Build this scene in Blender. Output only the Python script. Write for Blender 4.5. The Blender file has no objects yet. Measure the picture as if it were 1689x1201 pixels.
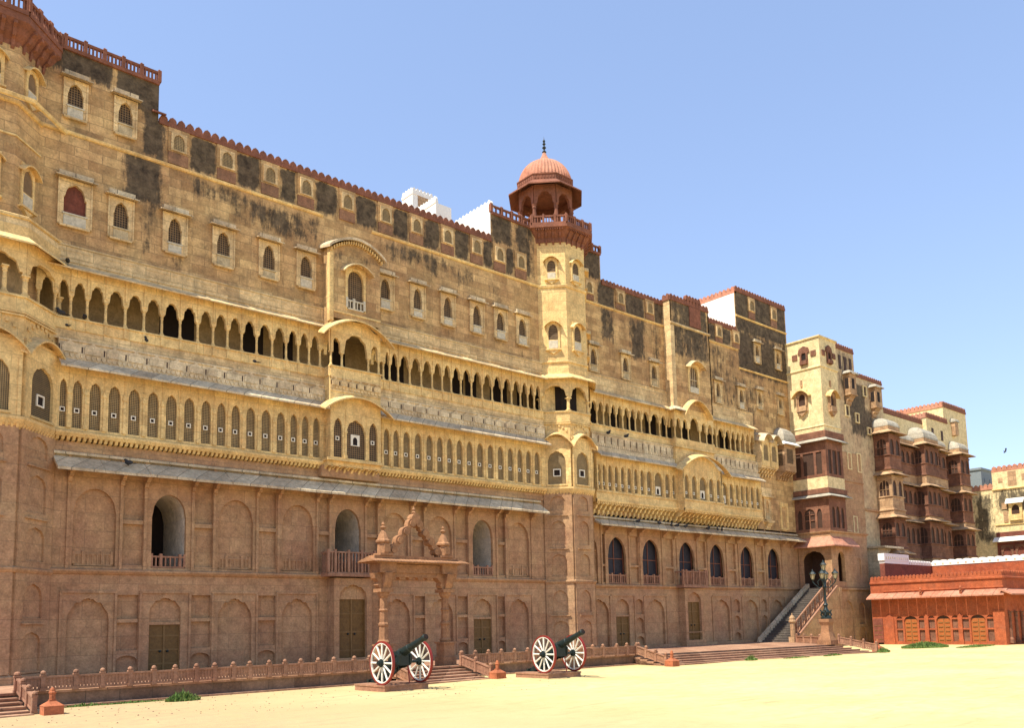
import bpy, bmesh, math, random
from mathutils import Vector, Matrix
R = math.radians
random.seed(7)
scn = bpy.context.scene
C = scn.collection

# ------------------------------------------------------------------ camera, sky, sun, exposure
cd = bpy.data.cameras.new('camera'); cam = bpy.data.objects.new('camera', cd); C.objects.link(cam)
XR = Vector((0.75385523, -0.65666263, -0.0222817)).normalized()     # camera right
YD = Vector((0.05592437, 0.09791705, -0.99362202)).normalized()     # camera down
ZF = XR.cross(YD)                                                    # camera forward
cam.matrix_world = Matrix(((XR.x, -YD.x, -ZF.x, 0), (XR.y, -YD.y, -ZF.y, 0), (XR.z, -YD.z, -ZF.z, 2.0), (0, 0, 0, 1)))
cd.sensor_fit = 'HORIZONTAL'; cd.sensor_width = 36.0; cd.lens = 1404.18 / 1689 * 36
cd.shift_x = (844.5 - 853.05) / 1689; cd.shift_y = (872.05 - 600.5) / 1689
cd.clip_start = 0.1; cd.clip_end = 3000
scn.camera = cam
SUN_EL, SUN_B = 59.0, 1.0          # elevation, and degrees behind the plane of the facade
w = bpy.data.worlds.new('World'); scn.world = w; w.use_nodes = True
nt = w.node_tree; nt.nodes.clear()
sky = nt.nodes.new('ShaderNodeTexSky'); sky.sky_type = 'NISHITA'; sky.sun_disc = False
sdir = Vector((-math.cos(R(SUN_B)) * math.cos(R(SUN_EL)), math.sin(R(SUN_B)) * math.cos(R(SUN_EL)), math.sin(R(SUN_EL))))
sky.sun_elevation = R(SUN_EL); sky.sun_rotation = math.atan2(sdir.x, sdir.y)
sky.air_density = 1.0; sky.dust_density = 0.25; sky.ozone_density = 1.2; sky.altitude = 200
bg = nt.nodes.new('ShaderNodeBackground'); bg.inputs['Strength'].default_value = 0.142
out = nt.nodes.new('ShaderNodeOutputWorld')
hsv = nt.nodes.new('ShaderNodeMix'); hsv.data_type = 'RGBA'; hsv.blend_type = 'MULTIPLY'; hsv.inputs[0].default_value = 1.0; hsv.inputs[7].default_value = (1.06, 0.955, 1.0, 1)
nt.links.new(sky.outputs[0], hsv.inputs[6]); gm = nt.nodes.new('ShaderNodeGamma'); gm.inputs[1].default_value = 0.6; nt.links.new(hsv.outputs[2], gm.inputs[0])
h2 = nt.nodes.new('ShaderNodeMix'); h2.data_type = 'RGBA'; h2.blend_type = 'MULTIPLY'; h2.inputs[0].default_value = 1.0; h2.inputs[7].default_value = (1.10, 1.27, 1.48, 1)
nt.links.new(gm.outputs[0], h2.inputs[6]); nt.links.new(h2.outputs[2], bg.inputs[0]); nt.links.new(bg.outputs[0], out.inputs[0])
sl = bpy.data.lights.new('sun', 'SUN'); sl.energy = 3.6; sl.angle = R(0.53); sl.color = (1.0, 0.93, 0.80)
so = bpy.data.objects.new('sun', sl); C.objects.link(so)
so.rotation_euler = sdir.to_track_quat('Z', 'Y').to_euler()
scn.view_settings.view_transform = 'Standard'; scn.view_settings.look = 'None'
scn.view_settings.exposure = 1.15; scn.view_settings.gamma = 1.0; scn.view_settings.use_curve_mapping = False

# ------------------------------------------------------------------ materials
def nodes(name):
    m = bpy.data.materials.new(name); m.use_nodes = True
    t = m.node_tree; b = t.nodes['Principled BSDF']
    return m, t, b
def N(t, typ, **kw):
    n = t.nodes.new(typ)
    for k, v in kw.items(): setattr(n, k, v)
    return n
def L(t, a, b): t.links.new(a, b)
def ramp(t, fac, stops):
    r = N(t, 'ShaderNodeValToRGB'); e = r.color_ramp.elements
    while len(e) < len(stops): e.new(0.5)
    for i, (p, c) in enumerate(stops):
        e[i].position = p; e[i].color = (c, c, c, 1) if not isinstance(c, tuple) else (*c, 1)
    L(t, fac, r.inputs[0]); return r.outputs[0]
def noise(t, vec, scale, detail=4, rough=0.6):
    n = N(t, 'ShaderNodeTexNoise'); n.inputs['Scale'].default_value = scale
    n.inputs['Detail'].default_value = detail; n.inputs['Roughness'].default_value = rough
    L(t, vec, n.inputs['Vector']); return n.outputs[0]
def mix(t, fac, a, b, mode='MIX'):
    m = N(t, 'ShaderNodeMix', data_type='RGBA', blend_type=mode)
    for s, v in ((m.inputs[0], fac), (m.inputs[6], a), (m.inputs[7], b)):
        if isinstance(v, (int, float)): s.default_value = v
        elif isinstance(v, tuple): s.default_value = (*v, 1)
        else: L(t, v, s)
    return m.outputs[2]
def math_(t, op, a, b=0.0, clamp=False):
    m = N(t, 'ShaderNodeMath', operation=op, use_clamp=clamp)
    for s, v in ((m.inputs[0], a), (m.inputs[1], b)):
        if isinstance(v, (int, float)): s.default_value = v
        else: L(t, v, s)
    return m.outputs[0]
def wallcoord(t, sx=1, sz=1):
    g = N(t, 'ShaderNodeNewGeometry'); s = N(t, 'ShaderNodeSeparateXYZ'); L(t, g.outputs['Position'], s.inputs[0])
    u = math_(t, 'SUBTRACT', s.outputs[0], s.outputs[1])
    c = N(t, 'ShaderNodeCombineXYZ'); L(t, math_(t, 'MULTIPLY', u, sx), c.inputs[0]); L(t, math_(t, 'MULTIPLY', s.outputs[2], sz), c.inputs[1])
    return c.outputs[0], g.outputs['Position'], s
def stone(name, col, col2, blocks=(0.95, 0.36), joint=0.30, dirt=0.35, dirtcol=(0.05, 0.042, 0.035), stain=False, bump=0.25, rough=0.9, streak=0.5, blockvar=0.16, patch=None):
    m, t, b = nodes(name)
    wc, pos, sep = wallcoord(t)
    n1 = noise(t, pos, 0.55, 6, 0.62); n2 = noise(t, pos, 3.2, 6, 0.7); n3 = noise(t, pos, 14, 4, 0.7)
    c = mix(t, ramp(t, n1, [(0.33, 0.0), (0.67, 1.0)]), col, col2)
    c = mix(t, 0.85, c, ramp(t, n2, [(0.28, 0.58), (0.72, 1.28)]), 'MULTIPLY')
    c = mix(t, 0.8, c, ramp(t, n3, [(0.25, 0.62), (0.75, 1.3)]), 'MULTIPLY')
    h = n3
    if blocks:
        br = N(t, 'ShaderNodeTexBrick'); br.offset = 0.5; br.inputs['Scale'].default_value = 1
        br.inputs['Mortar Size'].default_value = 0.016; br.inputs['Mortar Smooth'].default_value = 0.3
        br.inputs['Brick Width'].default_value = blocks[0]; br.inputs['Row Height'].default_value = blocks[1]
        br.inputs['Color1'].default_value = (1 - blockvar, (1 - blockvar) * .93, (1 - blockvar) * .90, 1); br.inputs['Color2'].default_value = (1 + blockvar,) * 3 + (1,)
        br.inputs['Mortar'].default_value = (1, 1, 1, 1)
        # wobble so that the courses are not dead straight
        va = N(t, 'ShaderNodeVectorMath', operation='ADD'); L(t, wc, va.inputs[0])
        nn = N(t, 'ShaderNodeTexNoise'); nn.inputs['Scale'].default_value = 0.9; L(t, pos, nn.inputs['Vector'])
        vs = N(t, 'ShaderNodeVectorMath', operation='SCALE'); vs.inputs['Scale'].default_value = 0.05; L(t, nn.outputs['Color'], vs.inputs[0]); L(t, vs.outputs[0], va.inputs[1])
        L(t, va.outputs[0], br.inputs['Vector'])
        c = mix(t, 1.0, c, br.outputs['Color'], 'MULTIPLY')
        jm = math_(t, 'MULTIPLY', br.outputs['Fac'], ramp(t, n2, [(0.35, 0.3), (0.6, 1.0)]))
        c = mix(t, math_(t, 'MULTIPLY', jm, min(1.0, joint * 2.0)), c, (0.06, 0.045, 0.03))
        h = math_(t, 'SUBTRACT', n3, math_(t, 'MULTIPLY', br.outputs['Fac'], 0.8))
    # rain streaks: noise stretched downwards
    wcs, _, _ = wallcoord(t, 3.0, 0.28)
    ns = noise(t, wcs, 1.0, 5, 0.65)
    sm = math_(t, 'MULTIPLY', ramp(t, ns, [(0.52, 0.0), (0.72, 1.0)]), ramp(t, n2, [(0.3, 0.2), (0.65, 1.0)]))
    c = mix(t, math_(t, 'MULTIPLY', sm, dirt * streak * 2, True), c, dirtcol)
    nd = ramp(t, noise(t, pos, 1.3, 8, 0.72), [(0.5, 0.0), (0.68, 1.0)])
    c = mix(t, math_(t, 'MULTIPLY', nd, dirt), c, dirtcol)
    if patch:
        c = mix(t, math_(t, 'MULTIPLY', ramp(t, noise(t, pos, 0.8, 5, 0.7), [(0.55, 0.0), (0.62, 1.0)]), patch[1]), c, patch[0])
    if stain:
        at = N(t, 'ShaderNodeAttribute', attribute_name='stain')
        wc4, _, _ = wallcoord(t, 2.6, 1.1)
        s = math_(t, 'ADD', math_(t, 'MULTIPLY', at.outputs['Fac'], 1.15), math_(t, 'SUBTRACT', math_(t, 'ADD', math_(t, 'MULTIPLY', noise(t, wc4, 1.0, 8, 0.8), 1.5), math_(t, 'MULTIPLY', noise(t, wcs, 1.6, 6, 0.75), 0.9)), 1.36))
        s = ramp(t, s, [(0.36, 0.0), (0.62, 1.0)])
        dk = mix(t, ramp(t, n2, [(0.35, 0.0), (0.68, 1.0)]), (0.016, 0.014, 0.012), (0.12, 0.09, 0.058))
        c = mix(t, math_(t, 'MULTIPLY', s, 0.9), c, dk)
    L(t, c, b.inputs['Base Color']); b.inputs['Roughness'].default_value = rough
    b.inputs['Specular IOR Level'].default_value = 0.25
    bp = N(t, 'ShaderNodeBump'); bp.inputs['Strength'].default_value = bump; bp.inputs['Distance'].default_value = 0.03
    L(t, h, bp.inputs['Height']); L(t, bp.outputs[0], b.inputs['Normal'])
    return m
def plain(name, col, rough=0.7, var=0.15, metal=0.0, spec=0.3, scale=6.0, bump=0.1):
    m, t, b = nodes(name)
    g = N(t, 'ShaderNodeNewGeometry')
    n = noise(t, g.outputs['Position'], scale, 5, 0.7)
    c = mix(t, 1.0, col, ramp(t, n, [(0.2, 1 - var), (0.8, 1 + var)]), 'MULTIPLY')
    L(t, c, b.inputs['Base Color']); b.inputs['Roughness'].default_value = rough; b.inputs['Metallic'].default_value = metal
    b.inputs['Specular IOR Level'].default_value = spec
    bp = N(t, 'ShaderNodeBump'); bp.inputs['Strength'].default_value = bump; bp.inputs['Distance'].default_value = 0.01
    L(t, n, bp.inputs['Height']); L(t, bp.outputs[0], b.inputs['Normal'])
    return m
def lattice(name, bar, hole, k=50.0):
    m, t, b = nodes(name)
    wc, pos, sep = wallcoord(t)
    u = math_(t, 'SUBTRACT', sep.outputs[0], sep.outputs[1])
    p = math_(t, 'SINE', math_(t, 'MULTIPLY', math_(t, 'ADD', u, sep.outputs[2]), k))
    q = math_(t, 'SINE', math_(t, 'MULTIPLY', math_(t, 'SUBTRACT', u, sep.outputs[2]), k))
    f = ramp(t, math_(t, 'MULTIPLY', p, q), [(0.0, 0.0), (0.25, 1.0)])
    c = mix(t, f, bar, hole)
    c = mix(t, 0.8, c, ramp(t, noise(t, pos, 3, 5), [(0.25, 0.6), (0.75, 1.3)]), 'MULTIPLY')
    L(t, c, b.inputs['Base Color']); b.inputs['Roughness'].default_value = 0.9
    bp = N(t, 'ShaderNodeBump'); bp.inputs['Strength'].default_value = 0.4; bp.inputs['Distance'].default_value = 0.02; bp.invert = True
    L(t, f, bp.inputs['Height']); L(t, bp.outputs[0], b.inputs['Normal'])
    return m
M = {}
M['upper'] = stone('weathered_buff_sandstone', (0.63, 0.43, 0.19), (0.46, 0.275, 0.125), stain=True, joint=0.22, dirt=0.5, dirtcol=(0.10, 0.07, 0.04), blockvar=0.22)
M['lower'] = stone('pink_sandstone', (0.46, 0.295, 0.150), (0.40, 0.225, 0.122), blocks=(1.3, 0.62), dirt=0.2, joint=0.17, blockvar=0.07, dirtcol=(0.13, 0.08, 0.055), stain=True)
M['cream'] = stone('cream_limestone', (0.80, 0.59, 0.26), (0.70, 0.485, 0.205), blocks=(0.9, 0.5), dirt=0.2, joint=0.16, blockvar=0.06, dirtcol=(0.17, 0.115, 0.06))
M['creamdirty'] = stone('stained_limestone', (0.77, 0.58, 0.30), (0.62, 0.44, 0.22), blocks=(0.9, 0.4), dirt=0.42, joint=0.22, dirtcol=(0.13, 0.095, 0.06))
M['frieze'] = stone('grey_weathered_frieze_stone', (0.74, 0.60, 0.38), (0.60, 0.475, 0.295), blocks=(1.2, 0.5), dirt=0.35, joint=0.15, dirtcol=(0.12, 0.095, 0.07))
M['red'] = stone('red_sandstone', (0.27, 0.105, 0.06), (0.21, 0.085, 0.05), blocks=None, dirt=0.3, dirtcol=(0.08, 0.04, 0.03))
M['redpale'] = stone('washed_red_dome_plaster', (0.46, 0.175, 0.10), (0.50, 0.25, 0.16), blocks=None, dirt=0.25, dirtcol=(0.35, 0.22, 0.16), streak=1.0)
M['slab'] = stone('grey_eave_slab', (0.70, 0.57, 0.36), (0.52, 0.42, 0.27), blocks=(0.7, 5.0), dirt=0.3, joint=0.5, dirtcol=(0.10, 0.085, 0.07))
M['white'] = plain('whitewashed_panel', (0.52, 0.46, 0.34), 0.85, 0.4, scale=9)
M['plaster'] = stone('grey_white_reveal_plaster', (0.68, 0.60, 0.48), (0.56, 0.48, 0.37), blocks=None, dirt=0.22, dirtcol=(0.2, 0.17, 0.13))
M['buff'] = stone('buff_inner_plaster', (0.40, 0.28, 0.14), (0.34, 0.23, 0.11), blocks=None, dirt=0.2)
M['peep'] = plain('white_painted_peep_frame', (0.74, 0.68, 0.55), 0.8, 0.15)
M['bluegrey'] = plain('blue_grey_render', (0.20, 0.23, 0.24), 0.9, 0.2)
M['sillcream'] = stone('worn_cream_sill_stone', (0.60, 0.48, 0.28), (0.46, 0.35, 0.2), blocks=None, dirt=0.4, dirtcol=(0.15, 0.11, 0.07))
M['niche'] = stone('brown_red_niche_wash', (0.27, 0.13, 0.075), (0.33, 0.18, 0.095), blocks=None, dirt=0.5, dirtcol=(0.06, 0.045, 0.035))
M['dark'] = plain('dark_doorway', (0.02, 0.012, 0.009), 0.9, 0.3)
M['darkwood'] = plain('dark_brown_wood', (0.06, 0.03, 0.018), 0.7, 0.4)
M['jali'] = lattice('brown_stone_lattice', (0.34, 0.235, 0.105), (0.06, 0.042, 0.022))
M['jaliwin'] = lattice('coarse_dark_lattice', (0.20, 0.125, 0.06), (0.02, 0.013, 0.009), k=34.0)
M['door'] = plain('ochre_plank_door', (0.15, 0.082, 0.022), 0.6, 0.45, scale=9)
M['doortrim'] = plain('ochre_door_batten', (0.19, 0.11, 0.035), 0.6, 0.3)
M['glass'] = plain('dark_window_glass', (0.022, 0.02, 0.026), 0.55, 0.5, spec=0.25, bump=0.02)
M['redwood'] = plain('red_brown_glazing_bar', (0.20, 0.07, 0.035), 0.6)
M['pinkfence'] = stone('pink_carved_balustrade_stone', (0.38, 0.21, 0.125), (0.31, 0.15, 0.09), blocks=None, dirt=0.3, dirtcol=(0.12, 0.065, 0.045))
M['redpaint'] = stone('orange_red_painted_stone', (0.42, 0.14, 0.06), (0.36, 0.11, 0.05), blocks=None, dirt=0.15, dirtcol=(0.25, 0.09, 0.05))
M['step'] = stone('red_step_stone', (0.42, 0.255, 0.155), (0.32, 0.17, 0.105), blocks=(1.5, 5), dirt=0.25, joint=0.4, dirtcol=(0.14, 0.075, 0.05))
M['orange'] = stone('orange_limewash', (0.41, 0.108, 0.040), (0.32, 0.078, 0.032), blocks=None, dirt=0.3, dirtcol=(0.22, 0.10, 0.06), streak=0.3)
M['orangedoor'] = plain('orange_wood_door', (0.34, 0.10, 0.025), 0.6, 0.2)
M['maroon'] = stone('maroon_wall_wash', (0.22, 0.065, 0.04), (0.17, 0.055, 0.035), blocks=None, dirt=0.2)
M['whitepaint'] = plain('white_limewash', (0.78, 0.75, 0.68), 0.9, 0.08)
M['torana'] = stone('brown_red_carved_gateway_stone', (0.39, 0.205, 0.10), (0.30, 0.15, 0.075), blocks=None, dirt=0.4, dirtcol=(0.12, 0.06, 0.04))
M['terracewall'] = stone('dark_weathered_terrace_stone', (0.23, 0.145, 0.09), (0.17, 0.10, 0.065), blocks=(0.9, 0.5), dirt=0.4, dirtcol=(0.07, 0.05, 0.035))
M['stairshade'] = stone('shade_darkened_grey_stair_stone', (0.15, 0.125, 0.10), (0.11, 0.09, 0.075), blocks=None, dirt=0.3)  # grey stone, colour darkened further so the sunlit stairs look shaded
M['domewhite'] = stone('weathered_white_dome_plaster', (0.46, 0.42, 0.33), (0.34, 0.30, 0.23), blocks=None, dirt=0.3, dirtcol=(0.2, 0.17, 0.12))
M['pale'] = stone('pale_yellow_plaster', (0.76, 0.61, 0.33), (0.68, 0.53, 0.275), blocks=None, dirt=0.12, dirtcol=(0.30, 0.21, 0.12), stain=True)
M['palewall'] = stone('patched_cream_plaster', (0.60, 0.47, 0.27), (0.47, 0.31, 0.18), blocks=None, dirt=0.25, dirtcol=(0.2, 0.15, 0.1), stain=True)
M['brown'] = stone('brown_carved_sandstone', (0.25, 0.115, 0.066), (0.18, 0.082, 0.05), blocks=(0.6, 0.5), dirt=0.35, dirtcol=(0.05, 0.03, 0.025))
M['tan'] = stone('tan_carved_sandstone', (0.50, 0.33, 0.18), (0.42, 0.26, 0.14), blocks=(0.6, 0.4), dirt=0.3, dirtcol=(0.1, 0.065, 0.045))
M['iron'] = plain('dark_green_painted_iron', (0.010, 0.019, 0.018), 0.45, 0.4, metal=0.0, spec=0.35)
M['spoke'] = plain('white_painted_wood', (0.66, 0.63, 0.54), 0.6, 0.35, scale=14)
M['rim'] = plain('red_painted_rim', (0.20, 0.022, 0.016), 0.45, 0.25)
M['lampglass'] = plain('yellowed_lantern_glass', (0.36, 0.30, 0.17), 0.3, 0.3)
M['leaf'] = plain('green_weed', (0.09, 0.16, 0.03), 0.7, 0.5, scale=12)
M['leaf2'] = plain('pale_green_weed', (0.15, 0.20, 0.05), 0.7, 0.4, scale=12)
M['pigeon'] = plain('slate_feather', (0.035, 0.033, 0.035), 0.8)
# sand
m, t, b = nodes('pale_yellow_sand'); M['sand'] = m
g = N(t, 'ShaderNodeNewGeometry')
n1 = noise(t, g.outputs['Position'], 0.25, 6, 0.6); n2 = noise(t, g.outputs['Position'], 2.5, 8, 0.75); n3 = noise(t, g.outputs['Position'], 30, 4, 0.7)
c = mix(t, ramp(t, n1, [(0.35, 0.0), (0.65, 1.0)]), (0.66, 0.53, 0.26), (0.57, 0.445, 0.205))
c = mix(t, 0.9, c, ramp(t, n2, [(0.25, 0.72), (0.6, 1.08)]), 'MULTIPLY')
mpn = N(t, 'ShaderNodeMapping'); mpn.inputs['Scale'].default_value = (0.35, 2.2, 1); mpn.inputs['Rotation'].default_value = (0, 0, 0.5); L(t, g.outputs['Position'], mpn.inputs[0])
n4 = noise(t, mpn.outputs[0], 1.0, 7, 0.7)
c = mix(t, math_(t, 'MULTIPLY', ramp(t, n4, [(0.55, 0.0), (0.66, 1.0)]), 0.5), c, (0.40, 0.28, 0.13))
c = mix(t, 0.55, c, ramp(t, n3, [(0.2, 0.72), (0.8, 1.15)]), 'MULTIPLY')
# trodden, browner earth in a band along the terrace on the left
sp = N(t, 'ShaderNodeSeparateXYZ'); L(t, g.outputs['Position'], sp.inputs[0])
mr = N(t, 'ShaderNodeMapRange'); L(t, sp.outputs[0], mr.inputs[0]); mr.inputs[1].default_value = 19; mr.inputs[2].default_value = 7
c = mix(t, math_(t, 'MULTIPLY', mr.outputs[0], ramp(t, n2, [(0.3, 0.35), (0.65, 0.95)])), c, (0.37, 0.255, 0.15))
L(t, c, b.inputs['Base Color']); b.inputs['Roughness'].default_value = 0.95; b.inputs['Specular IOR Level'].default_value = 0.1
bp = N(t, 'ShaderNodeBump'); bp.inputs['Strength'].default_value = 0.5; bp.inputs['Distance'].default_value = 0.05
L(t, math_(t, 'ADD', n2, math_(t, 'MULTIPLY', n3, 0.3)), bp.inputs['Height']); L(t, bp.outputs[0], b.inputs['Normal'])

# ------------------------------------------------------------------ mesh helpers
ORG = {}
class F:      # a wall frame: a runs along the wall, d stands out of it, z is up
    def __init__(s, ox, oy, deg=0.0):
        s.ox, s.oy, s.t = ox, oy, R(deg); s.e = (math.cos(s.t), math.sin(s.t)); s.n = (math.sin(s.t), -math.cos(s.t))
    def P(s, a, d, z): return (s.ox + a * s.e[0] + d * s.n[0], s.oy + a * s.e[1] + d * s.n[1], z)
    def off(s, a, d=0):
        p = s.P(a, d, 0); return F(p[0], p[1], math.degrees(s.t))
WORLD = F(0, 0, 0)
def B_(x0, x1, y0, y1, z0, z1): return (x0, x1, -y1, -y0, z0, z1)    # world box for WORLD frame
class MB:
    def __init__(s): s.v = []; s.f = []; s.m = []; s.st = None
    def add(s, vs, fs, m=0):
        o = len(s.v); s.v += [tuple(p) for p in vs]; s.f += [tuple(i + o for i in q) for q in fs]; s.m += [m] * len(fs); return s
    def box(s, fr, a0, a1, d0, d1, z0, z1, m=0):
        vs = [fr.P(a, d, z) for z in (z0, z1) for d in (d0, d1) for a in (a0, a1)]
        return s.add(vs, [(0, 1, 3, 2), (4, 6, 7, 5), (0, 4, 5, 1), (2, 3, 7, 6), (0, 2, 6, 4), (1, 5, 7, 3)], m)
    def wbox(s, x0, x1, y0, y1, z0, z1, m=0): return s.box(WORLD, *B_(x0, x1, y0, y1, z0, z1), m)
    def quad(s, a, b, c, d, m=0): return s.add([a, b, c, d], [(0, 1, 2, 3)], m)
    def prism(s, fr, pts, d0, d1, m=0):      # outline in (a, z)
        n = len(pts); vs = [fr.P(a, d0, z) for a, z in pts] + [fr.P(a, d1, z) for a, z in pts]
        return s.add(vs, [tuple(range(n)), tuple(range(2 * n - 1, n - 1, -1))] + [(i, (i + 1) % n, (i + 1) % n + n, i + n) for i in range(n)], m)
    def prof(s, fr, a0, a1, pts, m=0):       # outline in (d, z) run along a
        n = len(pts); vs = [fr.P(a0, d, z) for d, z in pts] + [fr.P(a1, d, z) for d, z in pts]
        return s.add(vs, [tuple(range(n)), tuple(range(2 * n - 1, n - 1, -1))] + [(i, (i + 1) % n, (i + 1) % n + n, i + n) for i in range(n)], m)
    def sweep(s, path, prof, closed=False, m=0, caps=True):   # path [(x,y)], outside on the right-hand side; prof [(d,z)]
        n = len(path); P = [Vector(p) for p in path]; nor = []
        for i in range(n):
            a = P[i] - P[i - 1] if (i > 0 or closed) else P[1] - P[0]
            c = P[(i + 1) % n] - P[i] if (i < n - 1 or closed) else P[-1] - P[-2]
            a.normalize(); c.normalize(); na = Vector((a.y, -a.x)); nc = Vector((c.y, -c.x)); b = na + nc
            if b.length < 1e-4: b = na
            b.normalize(); nor.append(b / max(0.35, b.dot(na)))
        k = len(prof); vs = []
        for p, q in zip(P, nor):
            for d, z in prof: vs.append((p.x + q.x * d, p.y + q.y * d, z))
        fs = []
        for i in range(n if closed else n - 1):
            j = (i + 1) % n
            for u in range(k): fs.append((i * k + u, j * k + u, j * k + (u + 1) % k, i * k + (u + 1) % k))
        if caps and not closed: fs += [tuple(range(k)), tuple(range(n * k - 1, (n - 1) * k - 1, -1))]
        return s.add(vs, fs, m)
    def lathe(s, x, y, prof, n=12, m=0, a0=0.0, rib=0.0, nr=0):
        vs = []; k = len(prof)
        for i in range(n):
            t = a0 + 2 * math.pi * i / n; rr = 1 - (rib if (nr and i % 2) else 0)
            for r, z in prof: vs.append((x + r * rr * math.cos(t), y + r * rr * math.sin(t), z))
        fs = [(i * k + u, ((i + 1) % n) * k + u, ((i + 1) % n) * k + u + 1, i * k + u + 1) for i in range(n) for u in range(k - 1)]
        if prof[0][0] > 1e-4: fs.append(tuple(i * k for i in range(n))[::-1])
        if prof[-1][0] > 1e-4: fs.append(tuple(i * k + k - 1 for i in range(n)))
        return s.add(vs, fs, m)
    def cyl(s, p, q, r0, r1, n=10, m=0, cap=True):
        p = Vector(p); q = Vector(q); ax = (q - p).normalized(); u = ax.orthogonal().normalized(); v = ax.cross(u)
        vs = []
        for c, r in ((p, r0), (q, r1)):
            for i in range(n):
                t = 2 * math.pi * i / n; vs.append(tuple(c + (u * math.cos(t) + v * math.sin(t)) * r))
        fs = [(i, (i + 1) % n, (i + 1) % n + n, i + n) for i in range(n)]
        if cap: fs += [tuple(range(n))[::-1], tuple(range(n, 2 * n))]
        return s.add(vs, fs, m)
    def arcade(s, fr, a0, a1, z0, z1, cells, df, db, m=0, mr=None, back=True):
        """panel from a0..a1, z0..z1 with arched openings. cells: (centre, width, [(z_bottom, profile), ...])"""
        mr = m if mr is None else mr; ds = (df, db) if back else (df,); opened = []
        def rect(p0, p1, q0, q1):
            if p1 - p0 > 1e-5 and q1 - q0 > 1e-5:
                for d in ds: s.quad(fr.P(p0, d, q0), fr.P(p1, d, q0), fr.P(p1, d, q1), fr.P(p0, d, q1), m)
        x = a0
        for ac, w_, subs in sorted(cells, key=lambda q: q[0]):
            l, r = ac - w_ / 2, ac + w_ / 2
            rect(x, l, z0, z1); x = r; zb = z0; prev = None
            for i, (b, prf) in enumerate(subs):
                open_ = prev is None and b - z0 < .02
                if prev is None and not open_: rect(l, r, z0, b)
                if open_: b = z0; opened.append((l, r))
                pts = [(ac + da, zz) for da, zz in prf]; top = subs[i + 1][0] if i + 1 < len(subs) else z1
                for (p, zp), (q, zq) in zip(pts, pts[1:]):
                    if abs(q - p) > 1e-5:
                        for d in ds: s.quad(fr.P(p, d, zp), fr.P(q, d, zq), fr.P(q, d, top), fr.P(p, d, top), m)
                    s.quad(fr.P(p, df, zp), fr.P(q, df, zq), fr.P(q, db, zq), fr.P(p, db, zp), mr)
                for e, zz in ((l, pts[0][1]), (r, pts[-1][1])):
                    s.quad(fr.P(e, df, b), fr.P(e, db, b), fr.P(e, db, zz), fr.P(e, df, zz), mr)
                if not open_: s.quad(fr.P(l, df, b), fr.P(r, df, b), fr.P(r, db, b), fr.P(l, db, b), mr)
                prev = b
        rect(x, a1, z0, z1)
        s.quad(fr.P(a0, df, z1), fr.P(a1, df, z1), fr.P(a1, db, z1), fr.P(a0, db, z1), m)
        x = a0
        for l, r in opened + [(a1, a1)]:
            if l - x > 1e-4: s.quad(fr.P(x, df, z0), fr.P(l, df, z0), fr.P(l, db, z0), fr.P(x, db, z0), m)
            x = r
        for aa in (a0 + .004, a1 - .004): s.quad(fr.P(aa, df - .004, z0), fr.P(aa, db, z0), fr.P(aa, db, z1), fr.P(aa, df - .004, z1), m)
        return s
    def grid(s, fr, a0, a1, z0, z1, holes, d=0.0, step=0.3, stain=None, m=0):
        def br(lo, hi, ks):
            q = sorted({round(x, 4) for x in [lo, hi] + [k for k in ks if lo < k < hi]}); o = []
            for u, v in zip(q, q[1:]):
                n = max(1, int(math.ceil((v - u) / step))); o += [u + (v - u) * i / n for i in range(n)]
            return o + [q[-1]]
        A = br(a0, a1, [h for H in holes for h in H[:2]]); Z = br(z0, z1, [h for H in holes for h in H[2:]])
        if s.st is None: s.st = [0.0] * len(s.v)
        o = len(s.v); vs = []; fs = []
        for z in Z:
            for a in A:
                vs.append(fr.P(a, d, z)); s.st.append(stain(a, z) if stain else 0.0)
        nA = len(A)
        for j in range(len(Z) - 1):
            for i in range(nA - 1):
                ca, cz = (A[i] + A[i + 1]) / 2, (Z[j] + Z[j + 1]) / 2
                if any(h[0] < ca < h[1] and h[2] < cz < h[3] for h in holes): continue
                fs.append((j * nA + i, j * nA + i + 1, (j + 1) * nA + i + 1, (j + 1) * nA + i))
        return s.add(vs, fs, m)
    def build(s, name, mats, parent=None, smooth=False, fix=False):
        org = ORG.get(parent.name, Vector((0, 0, 0))) if parent else Vector((0, 0, 0))
        me = bpy.data.meshes.new(name)
        me.from_pydata([(p[0] - org.x, p[1] - org.y, p[2] - org.z) for p in s.v], [], s.f)
        if not isinstance(mats, (list, tuple)): mats = [mats]
        for q in mats: me.materials.append(M[q])
        if len(mats) > 1: me.polygons.foreach_set('material_index', s.m)
        if s.st is not None:
            at = me.attributes.new('stain', 'FLOAT', 'POINT'); st = s.st + [0.0] * (len(s.v) - len(s.st)); at.data.foreach_set('value', st)
        if fix or smooth:
            bm = bmesh.new(); bm.from_mesh(me); bmesh.ops.recalc_face_normals(bm, faces=bm.faces); bm.to_mesh(me); bm.free()
        if smooth: me.polygons.foreach_set('use_smooth', [True] * len(me.polygons)); me.set_sharp_from_angle(angle=R(40))
        me.update()
        o = bpy.data.objects.new(name, me); C.objects.link(o)
        if parent: o.parent = parent; ORG[o.name] = org
        return o
def tag(o, label=None, cat=None, group=None, kind=None):
    for k, v in (('label', label), ('category', cat), ('group', group), ('kind', kind)):
        if v: o[k] = v
    return o
def thing(name, loc, label, cat, group=None):
    o = bpy.data.objects.new(name, None); C.objects.link(o); o.location = loc; o.empty_display_size = 0.3
    ORG[o.name] = Vector(loc); return tag(o, label, cat, group)
def local_thing(name, label, cat, group=None):       # built round the origin, moved afterwards
    o = bpy.data.objects.new(name, None); C.objects.link(o); ORG[o.name] = Vector((0, 0, 0)); return tag(o, label, cat, group)
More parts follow.
